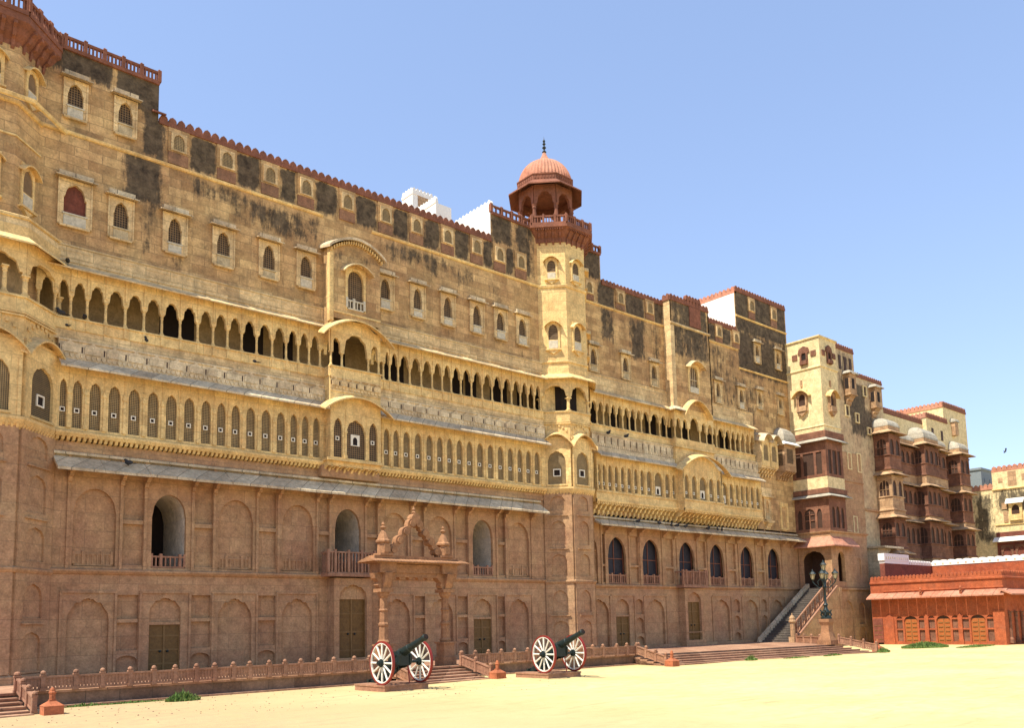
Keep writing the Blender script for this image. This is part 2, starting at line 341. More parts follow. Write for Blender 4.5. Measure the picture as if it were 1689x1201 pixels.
def kids(o): return [x for x in bpy.data.objects if x.parent == o]
def copy_tree(o, parent=None):
    c = o.copy(); C.objects.link(c); c.parent = parent
    for ch in kids(o): copy_tree(ch, c)
    return c

# arch outlines: list of (da, z) from left to right
def arch(w_, zs, h, kind='cusp', n=14, shoulder=0.0):
    o = []
    if shoulder: o.append((-w_ / 2 - shoulder, zs))
    for i in range(n + 1):
        t_ = -1 + 2 * i / n; u = abs(t_)
        if kind == 'round': z = math.sqrt(max(0, 1 - u * u))
        elif kind == 'point': z = 0.86 * math.sqrt(max(0, 1 - u ** 2.1)) + 0.14 * (1 - u)
        elif kind == 'flat': z = 1.0
        elif kind == 'tri': z = math.sqrt(max(0, 1 - u ** 3.0)) * 0.97 + 0.03 * max(0, 1 - u * 2.5) - .16 * max(0, 1 - abs(u - .62) / .16)
        else:
            z = 0.90 * math.sqrt(max(0, 1 - u ** 2.5)) + 0.10 * (1 - u) ** 1.5
            z -= 0.085 * (0.5 + 0.5 * math.cos(u * math.pi * 5)) * (1 if 0.1 < u < 0.97 else 0)
        o.append((t_ * w_ / 2, zs + h * z))
    if shoulder: o.append((w_ / 2 + shoulder, zs))
    return o
def flat(w_, z): return [(-w_ / 2, z), (w_ / 2, z)]
def mids(cs, end=None):
    if len(cs) == 1: return [cs[0] - 9, cs[0] + 9]
    p = [(a + b) / 2 for a, b in zip(cs, cs[1:])]
    return [cs[0] - (p[0] - cs[0])] + p + [cs[-1] + (cs[-1] - p[-1])]

# ------------------------------------------------------------------ facade components
def column(root, fr, a, d, z0, z1, name='column', r=0.05, mat='cream'):
    mb = MB(); x, y, _ = fr.P(a, d, 0); h = z1 - z0
    mb.box(fr, a - r * 1.5, a + r * 1.5, d - r * 1.5, d + r * 1.5, z0, z0 + h * .07)
    mb.lathe(x, y, [(r * 1.3, z0 + h * .07), (r * 1.4, z0 + h * .12), (r * .95, z0 + h * .2), (r * 1.05, z0 + h * .45), (r * .85, z0 + h * .8), (r * 1.2, z0 + h * .86), (r * 1.0, z0 + h * .92), (r * 1.4, z1)], 8)
    mb.box(fr, a - r * 1.5, a + r * 1.5, d - r * 1.5, d + r * 1.5, z1, z1 + .05)
    return mb.build(name, mat, root)
def gallery_open(root, fr, a0, a1, cs, zb, zs, zt, ztop, df=0.2, depth=1.35, wide=(), darks=(), doors=(), gap=0.11, mat='cream'):
    """open arched loggia: sill wall below is separate; back wall with doors"""
    ps = mids(cs); cells = []
    for i, c in enumerate(cs):
        l, r = max(ps[i], a0) + gap / 2, min(ps[i + 1], a1) - gap / 2; w_ = r - l
        if w_ < .12: continue
        h = zt - zs
        cells.append(((l + r) / 2, w_, [(zb, arch(w_ * .84, zs, h, 'tri', 16, w_ * .08))]))
    g_ = MB()
    x = a0; edges = []
    for c, w_, s_ in cells:
        prf = s_[0][1]; l, r = c - w_ / 2, c + w_ / 2
        for d in (df, df - .16):
            g_.quad(fr.P(x, d, zs), fr.P(l, d, zs), fr.P(l, d, ztop), fr.P(x, d, ztop))
        g_.quad(fr.P(x, df, zs), fr.P(l, df, zs), fr.P(l, df - .16, zs), fr.P(x, df - .16, zs))
        for (p, zp), (q, zq) in zip(prf, prf[1:]):
            if q - p > 1e-5:
                for d in (df, df - .16): g_.quad(fr.P(c + p, d, zp), fr.P(c + q, d, zq), fr.P(c + q, d, ztop), fr.P(c + p, d, ztop))
            g_.quad(fr.P(c + p, df, zp), fr.P(c + q, df, zq), fr.P(c + q, df - .16, zq), fr.P(c + p, df - .16, zp))
        x = r
    for d in (df, df - .16): g_.quad(fr.P(x, d, zs), fr.P(a1, d, zs), fr.P(a1, d, ztop), fr.P(x, d, ztop))
    # small panel mouldings over every column
    for i, p in enumerate(ps[1:-1]):
        g_.box(fr, p - .035, p + .035, df, df + .03, zs + .1, ztop)
    o = g_.build('gallery_arches', mat, root)
    for p in ps:
        if a0 - .01 <= p <= a1 + .01: column(o, fr, p, df - .08, zb, zs - .05, mat=mat)
    return o
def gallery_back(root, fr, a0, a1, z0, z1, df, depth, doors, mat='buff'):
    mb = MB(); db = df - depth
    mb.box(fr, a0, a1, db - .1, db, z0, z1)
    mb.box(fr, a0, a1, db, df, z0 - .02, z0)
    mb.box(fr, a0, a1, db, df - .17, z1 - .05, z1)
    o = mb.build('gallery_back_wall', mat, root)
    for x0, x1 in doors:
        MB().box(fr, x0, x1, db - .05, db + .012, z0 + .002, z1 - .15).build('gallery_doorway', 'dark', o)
def jali_gallery(root, fr, a0, a1, cs, z0, zb, zs, zt, ztop, df, big=(), peepz=None, frac=.60, mat='cream', bigf=.80, scr='jali'):
    ps = mids(cs); cells = []; info = []
    for i, c in enumerate(cs):
        l, r = max(ps[i], a0 + .02), min(ps[i + 1], a1 - .02); w_ = (r - l) * (frac if i not in big else bigf)
        c = (l + r) / 2
        zz = zs if i not in big else zs - .12
        cells.append((c, w_, [(zb, arch(w_, zz, zt - zz, 'cusp', 12))])); info.append((c, w_, i in big))
    mb = MB().arcade(fr, a0, a1, z0, ztop, cells, df, df - .16)
    for p in ps:
        if a0 - .01 <= p <= a1 + .01:
            mb.box(fr, p - .045, p + .045, df, df + .035, zb, zs + .1)
            mb.box(fr, p - .065, p + .065, df, df + .055, zb - .02, zb + .12)
            mb.box(fr, p - .065, p + .065, df, df + .055, zs - .12, zs + .0)
            mb.box(fr, p - .012, p + .012, df, df + .02, zs + .1, ztop)
    o = mb.build('screened_gallery', mat, root)
    pz = peepz if peepz else zb + (zs - zb) * .48
    for c, w_, bg_ in info:
        j = MB(); dj = df - .11
        j.box(fr, c - w_ / 2 - .01, c + w_ / 2 + .01, dj - .03, dj, zb, zt + .02, 0)
        s_ = .085 if not bg_ else .21
        s2 = s_ * (1.15 if bg_ else 1.0)
        for q in ((-s_, s_, s2 - .032, s2), (-s_, s_, -s2, -s2 + .032), (-s_, -s_ + .032, -s2 + .032, s2 - .032), (s_ - .032, s_, -s2 + .032, s2 - .032)):
            j.box(fr, c + q[0], c + q[1], dj, dj + .045, pz + q[2], pz + q[3], 1)
        j.box(fr, c - s_ + .032, c + s_ - .032, dj, dj + .012, pz - s2 + .032, pz + s2 - .032, 2)
        if bg_: j.arcade(fr, c - s_ + .033, c + s_ - .033, pz - s2 + .033, pz + s2 - .033, [(c, .22, [(pz - s2 + .034, arch(.22, pz + .02, .12, 'cusp', 8))])], dj + .035, dj + .013, 1)
        j.build('jali_screen', [scr, 'peep', 'dark'], o)
    return o
def eave(root, name, fr, a0, a1, d0, z0, d1, z1, th=.07, mat='slab', path=None, seg=True):
    pr = [(d0, z0), (d1, z1), (d1, z1 - th), (d0, z0 - th)]
    mb = MB()
    if path: mb.sweep(path, pr)
    else: mb.prof(fr, a0, a1, pr)
    return mb.build(name, mat, root)
def bangla(root, name, fr, a0, a1, d0, d1, zend, rise, drop, th=.06, mat='slab', n=20, pw=2.0, inner=None):
    """curved Bengal eave"""
    mb = MB(); vs = []
    ac, hw = (a0 + a1) / 2, (a1 - a0) / 2
    for i in range(n + 1):
        t_ = -1 + 2 * i / n; z = zend + rise * math.sqrt(max(0, 1 - abs(t_) ** pw)) if pw > 2.05 else zend + rise * (math.cos(t_ * math.pi / 2) ** .8)
        a = ac + t_ * hw
        vs += [fr.P(a, d0, z + drop), fr.P(a, d1, z), fr.P(a, d1, z - th), fr.P(a, d0, z + drop - th)]
    fs = []
    for i in range(n):
        for u in range(4): fs.append((i * 4 + u, i * 4 + 4 + u, i * 4 + 4 + (u + 1) % 4, i * 4 + (u + 1) % 4))
    fs += [(0, 1, 2, 3), tuple(n * 4 + q for q in (3, 2, 1, 0))]
    mb.add(vs, fs); return mb.build(name, mat, root, fix=True)
def tympanum(mb, fr, a0, a1, d0, d1, z0, zend, rise, n=16, m=0):
    pts = [(a1, z0), (a0, z0)]; ac, hw = (a0 + a1) / 2, (a1 - a0) / 2
    for i in range(n + 1):
        t_ = -1 + 2 * i / n; pts.append((ac + t_ * hw, max(z0 + .002, zend + rise * (max(0, math.cos(t_ * math.pi / 2)) ** .8))))
    pts = [(a1, z0 + .0015), (a0, z0 + .0015)] + pts[2:]
    mb.prism(fr, pts, d0, d1, m)
def dentils(root, fr, a0, a1, z0, z1, d0, d1, step=.17, mat='cream', path=None):
    mb = MB(); h = z1 - z0
    pr = [(d0, z0 + h * .45), (d0, z1), (d1, z1), (d1, z1 - h * .22), (d1 * .8 + d0 * .2, z0 + h * .45)]
    if path: mb.sweep(path, pr)
    else: mb.prof(fr, a0, a1, pr)
    n = int((a1 - a0) / step)
    for i in range(n):
        a = a0 + (i + .5) * (a1 - a0) / n
        mb.prof(fr, a - step * .28, a + step * .28, [(d0, z0), (d0, z0 + h * .46), (d0 + (d1 - d0) * .75, z0 + h * .46), (d0 + (d1 - d0) * .45, z0 + h * .05)])
    return mb.build('dentil_cornice', mat, root)
def frieze(root, fr, a0, a1, z0, z1, df, step=.68, mat='frieze', plain_=False):
    mb = MB(); mb.box(fr, a0, a1, 0, df, z0, z1); n = max(1, int((a1 - a0) / step)); h = z1 - z0
    for i in range(n):
        c = a0 + (i + .5) * (a1 - a0) / n; w_ = step * .38
        if plain_:
            mb.box(fr, c + w_ * 1.15, c + w_ * 1.15 + .03, df, df + .06, z0 + h * .25, z1 - h * .15)
            mb.box(fr, c + w_ * 1.15 - .04, c + w_ * 1.15 - .002, df, df + .006, z0 + h * .27, z1 - h * .2, 1)
            continue
        mb.prism(fr, [(c - w_, z0 + h * .38), (c + w_, z0 + h * .38), (c + w_, z0 + h * .68), (c + w_ * .8, z0 + h * .8), (c + w_ * .45, z0 + h * .84), (c, z0 + h * .97), (c - w_ * .45, z0 + h * .84), (c - w_ * .8, z0 + h * .8), (c - w_, z0 + h * .68)], df, df + .045)
        mb.box(fr, c - w_ * .85, c + w_ * .85, df + .045, df + .07, z0 + h * .38, z0 + h * .46)
        mb.box(fr, c - step * .5 - .022, c - step * .5 + .022, df, df + .006, z0 + h * .42, z0 + h * .72, 1)
    k = max(1, int((a1 - a0) / .17)); sw = (a1 - a0) / k
    for i in range(k):
        c = a0 + (i + .5) * sw
        mb.prism(fr, [(c - sw * .46, z0 + h * .33), (c - sw * .4, z0 + h * .2), (c, z0 + h * .1), (c + sw * .4, z0 + h * .2), (c + sw * .46, z0 + h * .33)], df, df + .03)
    mb.box(fr, a0, a1, df, df + .05, z1 - .05, z1); mb.box(fr, a0, a1, df, df + .04, z0 + h * .33, z0 + h * .37)
    return mb.build('carved_frieze', [mat, 'darkwood'], root)
def crenels(root, fr, a0, a1, z0, z1, d0=-.18, d1=.06, step=.34, mat='red', name='crenellation', base=True):
    mb = MB(); n = max(1, int(round((a1 - a0) / step))); s_ = (a1 - a0) / n; zb = z0 + (z1 - z0) * .38
    if base: mb.box(fr, a0, a1, d0, d1, z0, zb)
    for i in range(n):
        c = a0 + (i + .5) * s_; h = z1 - zb; w_ = s_ * .43; j = random.uniform(-.012, .012); z_1 = z1 + j
        mb.prism(fr, [(c - w_, zb - .01), (c + w_, zb - .01), (c + w_, zb + h * .45), (c + w_ * .7, zb + h * .75), (c, z_1), (c - w_ * .7, zb + h * .75), (c - w_, zb + h * .45)], d0 + .02, d1 - .02)
    return mb.build(name, mat, root)
def railing(root, fr, a0, a1, z0, z1, d0=-.08, d1=.04, step=1.0, mat='red', name='parapet_railing', balu=.12):
    mb = MB(); n = max(1, int(round((a1 - a0) / step))); s_ = (a1 - a0) / n; h = z1 - z0
    mb.box(fr, a0, a1, d0 - .02, d1 + .05, z0, z0 + h * .25); mb.box(fr, a0, a1, d0, d1, z1 - h * .18, z1 - h * .02)
    for i in range(n + 1):
        a = a0 + i * s_; mb.box(fr, a - .06, a + .06, d0 - .03, d1 + .04, z0 + h * .25, z1 + h * .05)
        x, y, _ = fr.P(a, (d0 + d1) / 2, 0); mb.lathe(x, y, [(.05, z1 + h * .05), (.065, z1 + h * .1), (0, z1 + h * .22)], 6)
        if i < n:
            k = max(1, int(s_ / balu))
            for j in range(1, k): mb.box(fr, a + s_ * j / k - .028, a + s_ * j / k + .028, d0 + .02, d1 - .02, z0 + h * .25, z1 - h * .18)
    return mb.build(name, mat, root)
def window(root, fr, a, z0, w_=.92, h=1.6, sill=.42, ow=.5, hood=True, df=.06, sillmat='white', jalimat='jaliwin', hoodmat='slab', framemat='creamdirty', deep=.0):
    """arched lattice window: frame > lattice, sill_panel, hood"""
    sill += random.uniform(-.05, .05); ow += random.uniform(-.03, .03); w_ += random.uniform(-.04, .04)
    zt = z0 + h - .10; zs = z0 + sill + (zt - z0 - sill) * .52; rec = df - .17
    mb = MB().arcade(fr, a - w_ / 2, a + w_ / 2, z0 + .02, z0 + h, [(a, ow, [(z0 + .04, arch(ow * .92, zs, (zt - zs - .06), 'cusp', 12, ow * .04))])], df, rec)
    mb.box(fr, a - w_ / 2, a - w_ / 2 + .05, df, df + .03, z0 + .05, z0 + h - .02); mb.box(fr, a + w_ / 2 - .05, a + w_ / 2, df, df + .03, z0 + .05, z0 + h - .02)
    mb.box(fr, a - ow / 2 - .12, a + ow / 2 + .12, df, df + .09, z0 - .05, z0 + .02)
    o = mb.build('window', framemat, root)
    j = MB().box(fr, a - ow / 2 - .02, a + ow / 2 + .02, rec - .02, rec + .03, z0 + sill - .02, zt)
    j.build('lattice', jalimat, o)
    s_ = MB().box(fr, a - ow / 2 + .004, a + ow / 2 - .004, rec, df + .02, z0 + .045, z0 + sill); 
    s_.box(fr, a - ow / 2 - .03, a + ow / 2 + .03, df + .002, df + .06, z0 + sill - .04, z0 + sill + .01)
    s_.build('sill_panel', random.choice([sillmat, sillmat, 'sillcream']), o)
    if hood:
        q = MB(); zz = z0 + h
        q.prof(fr, a - w_ / 2 - .12, a + w_ / 2 + .12, [(0, zz + .06), (.30, zz - .02), (.30, zz + .02), (0, zz + .12)])
        q.box(fr, a - w_ / 2, a + w_ / 2, 0, .16, zz + .1, zz + .24)
        q.build('hood', hoodmat, o)
    return o
def niche_window(root, fr, a, z0, z1, w_=.42, strip=.80, zl=None, framemat='creamdirty', d=.07, lower='niche'):
    """small parapet window in its shallow pier"""
    mb = MB(); m0 = zl
    mb.box(fr, a - strip / 2, a + strip / 2, 0, d, zl + (z0 - zl) * .9, z1 + .18, 1)
    if lower: mb.box(fr, a - strip / 2 + .02, a + strip / 2 - .02, 0, d - .015, zl, zl + (z0 - zl) * .9 - .002, 2)
    h = z1 - z0
    mb.arcade(fr, a - w_ / 2 - .09, a + w_ / 2 + .09, z0, z1 + .02, [(a, w_, [(z0 + .05, arch(w_, z0 + h * .55, h * .38, 'cusp', 12))])], d + .05, d + .002, 0)
    o = mb.build('parapet_window', [framemat, 'upper', lower or 'maroon'], root)
    MB().box(fr, a - w_ / 2, a + w_ / 2, d, d + .012, z0 + .05, z1 - .02).build('lattice', 'jali', o)
    return o
def bracket(mb, fr, a, z0, z1, reach, w_=.12, d0=0.0, m=0, sl=0.0):
    h = z1 - z0
    mb.prof(fr, a - w_ / 2, a + w_ / 2, [(d0, z1 + sl), (d0 + reach, z1), (d0 + reach, z1 - h * .12), (d0 + reach * .72, z1 - h * .22), (d0 + reach * .55, z1 - h * .48), (d0 + reach * .3, z1 - h * .55), (d0 + reach * .22, z1 - h * .85), (d0, z0)], m)
def door(root, fr, a, z0, w_, h, d=-.10, name='door', mat='door'):
    o = MB().box(fr, a - w_ / 2, a + w_ / 2, d - .06, d, z0, z0 + h).build(name, mat, root)
    mb = MB(); mb.box(fr, a - .035, a + .035, d, d + .035, z0, z0 + h)
    for s_ in (-1, 1):
        mb.box(fr, a + s_ * w_ / 2 - .04, a + s_ * w_ / 2 + .04, d, d + .03, z0, z0 + h)
        for q in (.22, .5, .78): mb.box(fr, min(a + s_ * .035, a + s_ * (w_ / 2 - .04)), max(a + s_ * .035, a + s_ * (w_ / 2 - .04)), d, d + .02, z0 + h * q - .03, z0 + h * q + .03)
    mb.build('door_battens', 'doortrim', o)
    for s_ in (-1, 1):
        x, y, z = fr.P(a + s_ * w_ * .12, d + .03, z0 + h * .47); MB().lathe(x, y, [(0, z - .05), (.04, z - .03), (.05, z), (.04, z + .03), (0, z + .05)], 8).build('door_knocker', 'iron', o)
    return o
def balustrade_relief(mb, fr, a0, a1, z0, z1, d0, d1, m=0):
    n = max(2, int((a1 - a0) / .15)); mb.box(fr, a0, a1, d0, d1, z0, z0 + .06, m); mb.box(fr, a0, a1, d0, d1, z1 - .06, z1, m)
    for i in range(n + 1):
        a = a0 + (a1 - a0) * i / n; big = i in (0, n) or i % 4 == 2
        mb.box(fr, a - (.05 if big else .022), a + (.05 if big else .022), d0, d1 + (.02 if big else -.005), z0 + .06, z1 + (.08 if big else -.06), m)

# stains on the upper walls: soft rectangles (a0,a1,z0,z1,strength) in facade coordinates
def stain_fn(rects, soft=.35, base=0.0):
    def f(a, z):
        s_ = base
        for a0, a1, z0, z1, k in rects:
            da = min(a - a0, a1 - a); dz = min(z - z0, z1 - z); e = min(da, dz); sf = soft if k > .9 else soft * 2.4
            s_ = max(s_, k * max(0.0, min(1.0, .5 + e / sf)))
        return s_
    return f
FW = F(0, 32, 0)             # the long facade: a = X, outward = -Y
Z0 = .42

def lower_storeys(root, fr, a0, a1, zc, ztop, ups, downs, zn_top, zn_bot, kind='left'):
    """pink ground floor and piano nobile with blind niches, deep windows and doors.
    ups: [(centre, type)] type n / deep / point; downs: [(centre, type)] type n / door / none"""
    th = .15
    # ---- ground floor panel
    cells = []; 
    for i, (c, ty) in enumerate(downs):
        NW = 1.35 if kind == 'left' else 1.62
        if ty == 'n': cells.append((c, NW, [(Z0 + .1, arch(NW, 2.4, .78, 'cusp', 40))]))
        elif ty == 'door': cells.append((c, 1.12, [(Z0, arch(1.12, 2.68, .52, 'cusp', 40))]))
        elif ty == 'main': pass
        if i + 1 < len(downs):
            n = (c + downs[i + 1][0]) / 2; gap = downs[i + 1][0] - c - NW
            if ty != 'main' and downs[i + 1][1] != 'main' and gap > .75:
                w_ = min(.72, gap - .42)
                cells.append((n, w_, [(Z0 + .12, arch(w_, 1.0, .16, 'cusp', 8)), (1.34, flat(w_, 2.32)), (2.46, flat(w_, 3.3))] if kind == 'left' else
                              [(Z0 + .12, arch(w_, .9, .2, 'cusp', 8)), (1.25, arch(w_, 1.9, .25, 'cusp', 10)), (2.35, arch(w_, 2.95, .25, 'cusp', 10))]))
    mb = MB(); mb.arcade(fr, a0, a1, Z0, zc, cells, 0, -th, back=False)
    # deep recess sheet behind both storeys, with real holes for the deep windows
    holes = [(c - (.64 if ty == 'deep' else .82), c + (.64 if ty == 'deep' else .82), zn_bot + .02, zn_top + .02) for c, ty in ups if ty in ('deep', 'point')]
    st = stain_fn([(a0, a1, Z0 - 1, Z0 + .35, .55)], soft=.7)
    mb.grid(fr, a0, a1, Z0, ztop, holes, d=-th, step=1.0, stain=st)
    # ---- upper panel
    cells = []
    for i, (c, ty) in enumerate(ups):
        w_ = {'n': 1.4, 'deep': 1.24, 'point': 1.50}[ty]
        zs = zn_bot + (zn_top - zn_bot) * (.68 if ty != 'point' else .60)
        cells.append((c, w_, [(zn_bot + .03, arch(w_, zs, zn_top - zs, {'n': 'round', 'deep': 'round', 'point': 'point'}[ty], 18))]))
        if i + 1 < len(ups):
            n = (c + ups[i + 1][0]) / 2; gap = ups[i + 1][0] - c - (1.4 if kind == 'left' else 1.55)
            if gap > .6:
                w2 = min(.72, gap - .38); cells.append((n, w2, [(zn_bot + .1, flat(w2, 5.85)), (6.0, flat(w2, zn_top + .45))] if kind == 'left' else [(zn_bot + .12, flat(w2, 5.0)), (5.12, flat(w2, zn_top + .1))]))
    mb.arcade(fr, a0, a1, zc + .12, ztop, cells, 0, -th, back=False)
    # raised strips framing the bays, rectangular surrounds of the ground floor arches
    for c, ty in ups:
        for s_ in ((-.86, .86) if kind == 'left' else (-.98, .98)):
            if a0 < c + s_ < a1: mb.box(fr, c + s_ - .05, c + s_ + .05, 0, .06, zc + .14, ztop - .02)
        if ty == 'n': balustrade_relief(mb, fr, c - .62, c + .62, zn_bot + .06, zn_bot + .5, -th, -.115)
    for c, ty in downs:
        if ty != 'main':
            for s_ in ((-.88, .88) if kind == 'left' else (-1.0, 1.0)): mb.box(fr, c + s_ - .04, c + s_ + .04, 0, .05, Z0, 3.36)
            mb.box(fr, c - .92, c + .92, 0, .045, 3.362, 3.44)
    mb.box(fr, a0, a1, 0, .07, Z0, Z0 + .16)
    mb.prof(fr, a0, a1, [(0, zc - .05), (.06, zc - .02), (.13, zc + .06), (.13, zc + .12), (0, zc + .17)])
    mb.build('lower_wall', 'lower', root)
    # ---- deep windows
    for c, ty in ups:
        if ty == 'deep':
            r = MB(); l, q, dp = c - .635, c + .635, -2.5; zb = zn_bot + .03
            for e in (l, q): r.quad(fr.P(e, -th + .002, zb), fr.P(e, dp, zb), fr.P(e, dp, 6.2), fr.P(e, -th + .002, 6.2))
            r.quad(fr.P(l, -th, zb), fr.P(q, -th, zb), fr.P(q, dp, zb), fr.P(l, dp, zb))
            k = 12; pr = arch(1.27, 6.2, .86, 'round', k)
            for (p, zp), (p2, z2) in zip(pr, pr[1:]): r.quad(fr.P(c + p, -th, zp), fr.P(c + p2, -th, z2), fr.P(c + p2, dp, z2), fr.P(c + p, dp, zp))
            o = r.build('deep_window', 'plaster', root)
            MB().box(fr, l - .05, q + .05, dp - .05, dp + .01, zb, 7.1).build('dark_opening', 'dark', o)
            bb = MB(); balustrade_relief(bb, fr, c - .6, c + .6, zn_bot + .04, zn_bot + .48, -.12, -.03); bb.build('window_balustrade', 'pinkfence', o)
        if ty == 'point':
            o = MB().box(fr, c - .84, c + .84, -.34, -.30, zn_bot + .02, zn_top + .02).build('pointed_window', 'glass', root)
            g_ = MB(); zs = zn_bot + (zn_top - zn_bot) * .55
            g_.box(fr, c - .02, c + .02, -.30, -.26, zn_bot, zn_top); g_.box(fr, c - .78, c + .78, -.30, -.255, zs - .02, zs + .02)
            for s_ in (-1, 1): g_.box(fr, min(c + s_ * .74, c + s_ * .8), max(c + s_ * .74, c + s_ * .8), -.3, -.25, zn_bot, zn_top)
            g_.build('glazing_bars', 'redwood', o)
            bb = MB(); balustrade_relief(bb, fr, c - .74, c + .74, zn_bot + .05, zn_bot + .56, -.13, -.04); bb.build('window_balustrade', 'pinkfence', o)
    for c, ty in downs:
        if ty == 'door': door(root, fr, c, Z0, 1.12, 1.8, d=-.11, name='small_door'); door_lintel(root, fr, c, 2.225, 1.12)
def door_lintel(root, fr, c, z, w_): MB().box(fr, c - w_ / 2, c + w_ / 2, -.145, -.03, z, z + .1).build('lintel', 'lower', root)

def stone_eave(root, fr, a0, a1, zw, zl, reach, br_at, zb0):
    mb = MB(); n = max(1, int((a1 - a0) / 1.5)); th = .09
    for i in range(n):       # slabs of slightly different height, lapped
        x0, x1 = a0 + (a1 - a0) * i / n, a0 + (a1 - a0) * (i + 1) / n; j = random.uniform(-.012, .012)
        mb.prof(fr, x0, x1 - .012, [(0.002, zw + j), (reach, zl + j), (reach, zl - th + j), (0.002, zw - .14 + j)])
    mb.prof(fr, a0, a1, [(0, zw), (.16, zw + .02), (.16, zw + .1), (0, zw + .16)])
    o = mb.build('stone_eave', 'slab', root)
    for a in br_at:
        b_ = MB(); zq = zw - .16 - (zw - .16 - zl + .09) * .78; bracket(b_, fr, a, zb0, zq, reach * .72, .13, .0, sl=zw - .17 - zq); b_.build('eave_bracket', 'lower', root)
    return o
def bay_returns(x0, x1, d): return F(x0, 32, -90), F(0, 32 - d, 0), F(x1, 32 - d, 90)

# ================================================================== LEFT WING
LW = thing('palace_wing', (17, 32, Z0), 'long left palace wing with two arcaded galleries, between the corner tower and the domed tower', 'palace wing', 'facade wings of the palace')
lower_storeys(LW, FW, 6.9, 29.9, 4.05, 8.45,
    [(8.36, 'n'), (10.91, 'deep'), (13.45, 'n'), (16.07, 'n'), (18.39, 'deep'), (20.75, 'n'), (23.21, 'n'), (25.78, 'deep'), (28.09, 'n')],
    [(8.24, 'n'), (10.84, 'door'), (13.46, 'n'), (16.06, 'n'), (18.3, 'main'), (20.85, 'n'), (23.25, 'n'), (25.7, 'door'), (28.0, 'n')], 7.02, 4.26)
ups = [8.36, 10.91, 13.45, 16.07, 18.39, 20.75, 23.21, 25.78, 28.09]
stone_eave(LW, FW, 6.95, 29.55, 8.12, 7.58, .80, [c + s for c in ups for s in (-.86, .86)], 7.15)
# band above the eave
mb = MB(); mb.grid(FW, 6.9, 29.9, 8.45, 8.62, [], d=.0, step=2); mb.box(FW, 6.9, 29.9, 0, .05, 8.27, 8.42); mb.build('plain_band', 'lower', LW)
D2 = .22
segs = [(6.95, 17.15), (19.62, 29.88)]
g2a = [7.6, 8.16, 8.83, 9.5, 10.17, 10.82, 11.49, 12.15, 12.72, 13.29, 13.9, 14.55, 15.22, 15.77, 16.27, 16.78]
g2b = [20.22, 20.71, 21.25, 21.92, 22.56, 23.15, 23.71, 24.29, 24.89, 25.55, 26.2, 26.85, 27.5, 28.14, 28.69, 29.3]
for (a0, a1), cs in zip(segs, ([7.1] + g2a, g2b)):
    dentils(LW, FW, a0, a1, 8.62, 8.92, 0, D2 + .12)
    jali_gallery(LW, FW, a0, a1, cs, 8.92, 9.07, 10.38, 10.76, 11.45, D2)
    eave(LW, 'upper_eave', FW, a0, a1, D2 - .01, 11.52, .72, 11.14, .07)
    frieze(LW, FW, a0, a1, 11.45, 12.18, D2 + .02)
g1a = [7.55, 8.14, 8.78, 9.47, 10.09, 10.76, 11.44, 12.1, 12.64, 13.25, 13.8, 14.5, 15.13, 15.72, 16.21, 16.72, 17.02]
g1b = [20.28, 20.61, 21.2, 21.87, 22.48, 23.11, 23.64, 24.18, 24.8, 25.48, 26.13, 26.75, 27.39, 28.04, 28.6, 29.04, 29.5]
for (a0, a1), cs in zip(((6.2, 17.15), (19.62, 29.88)), ([6.55, 7.07] + g1a[:-1], g1b)):
    mb = MB(); mb.box(FW, a0, a1, 0, .16, 12.182, 12.56); mb.build('ledge_band', 'creamdirty', LW)
    mb = MB(); mb.box(FW, a0, a1, .04, .2, 12.56, 12.93); mb.box(FW, a0, a1, .04, .25, 12.93, 12.98)
    for p in mids(cs): mb.box(FW, p - .05, p + .05, .2, .225, 12.58, 12.93)
    mb.build('gallery_sill', 'cream', LW)
    gallery_open(LW, FW, a0, a1, cs, 12.98, 13.80, 14.30, 14.84)
    eave(LW, 'top_eave', FW, a0, a1, .16, 14.92, .58, 14.66, .05, mat='creamdirty')
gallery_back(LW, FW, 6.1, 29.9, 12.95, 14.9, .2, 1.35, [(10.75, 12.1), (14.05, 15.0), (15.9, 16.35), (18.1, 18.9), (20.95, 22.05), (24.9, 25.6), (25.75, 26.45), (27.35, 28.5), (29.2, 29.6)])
# cream band over the top eave, then the brown wall
stB = stain_fn([(6.1, 30, 15.45, 15.65, .45)], .2)
mb = MB(); mb.grid(FW, 6.1, 29.9, 14.9, 15.56, [], d=.12, step=.5); mb.prof(FW, 6.1, 29.9, [(0, 15.56), (.12, 15.56), (.15, 15.58), (.15, 15.63), (0, 15.7)]); mb.prof(FW, 6.1, 29.9, [(.12, 15.02), (.15, 15.02), (.15, 15.08), (.12, 15.08)])
for i in range(16): 
    a = 6.8 + i * 1.5; mb.box(FW, a, a + 1.15, .12, .132, 15.16, 15.19); mb.box(FW, a, a + 1.15, .12, .132, 15.42, 15.45)
mb.build('cream_band', 'creamdirty', LW)
LA = [10.92, 12.84, 14.69, 16.33, 18.34, 20.33, 22.05, 23.87, 25.68, 27.19, 28.64]
LB = [8.9, 10.86, 12.76, 14.68, 16.35, 20.29, 22.08, 23.84, 25.63, 27.17, 28.65]
rc = [(a + .45, b - .45, 19.98, 21.42, 1.0) for a, b in zip(LA, LA[1:])] + [(10.12, 10.45, 19.9, 21.4, 1)]
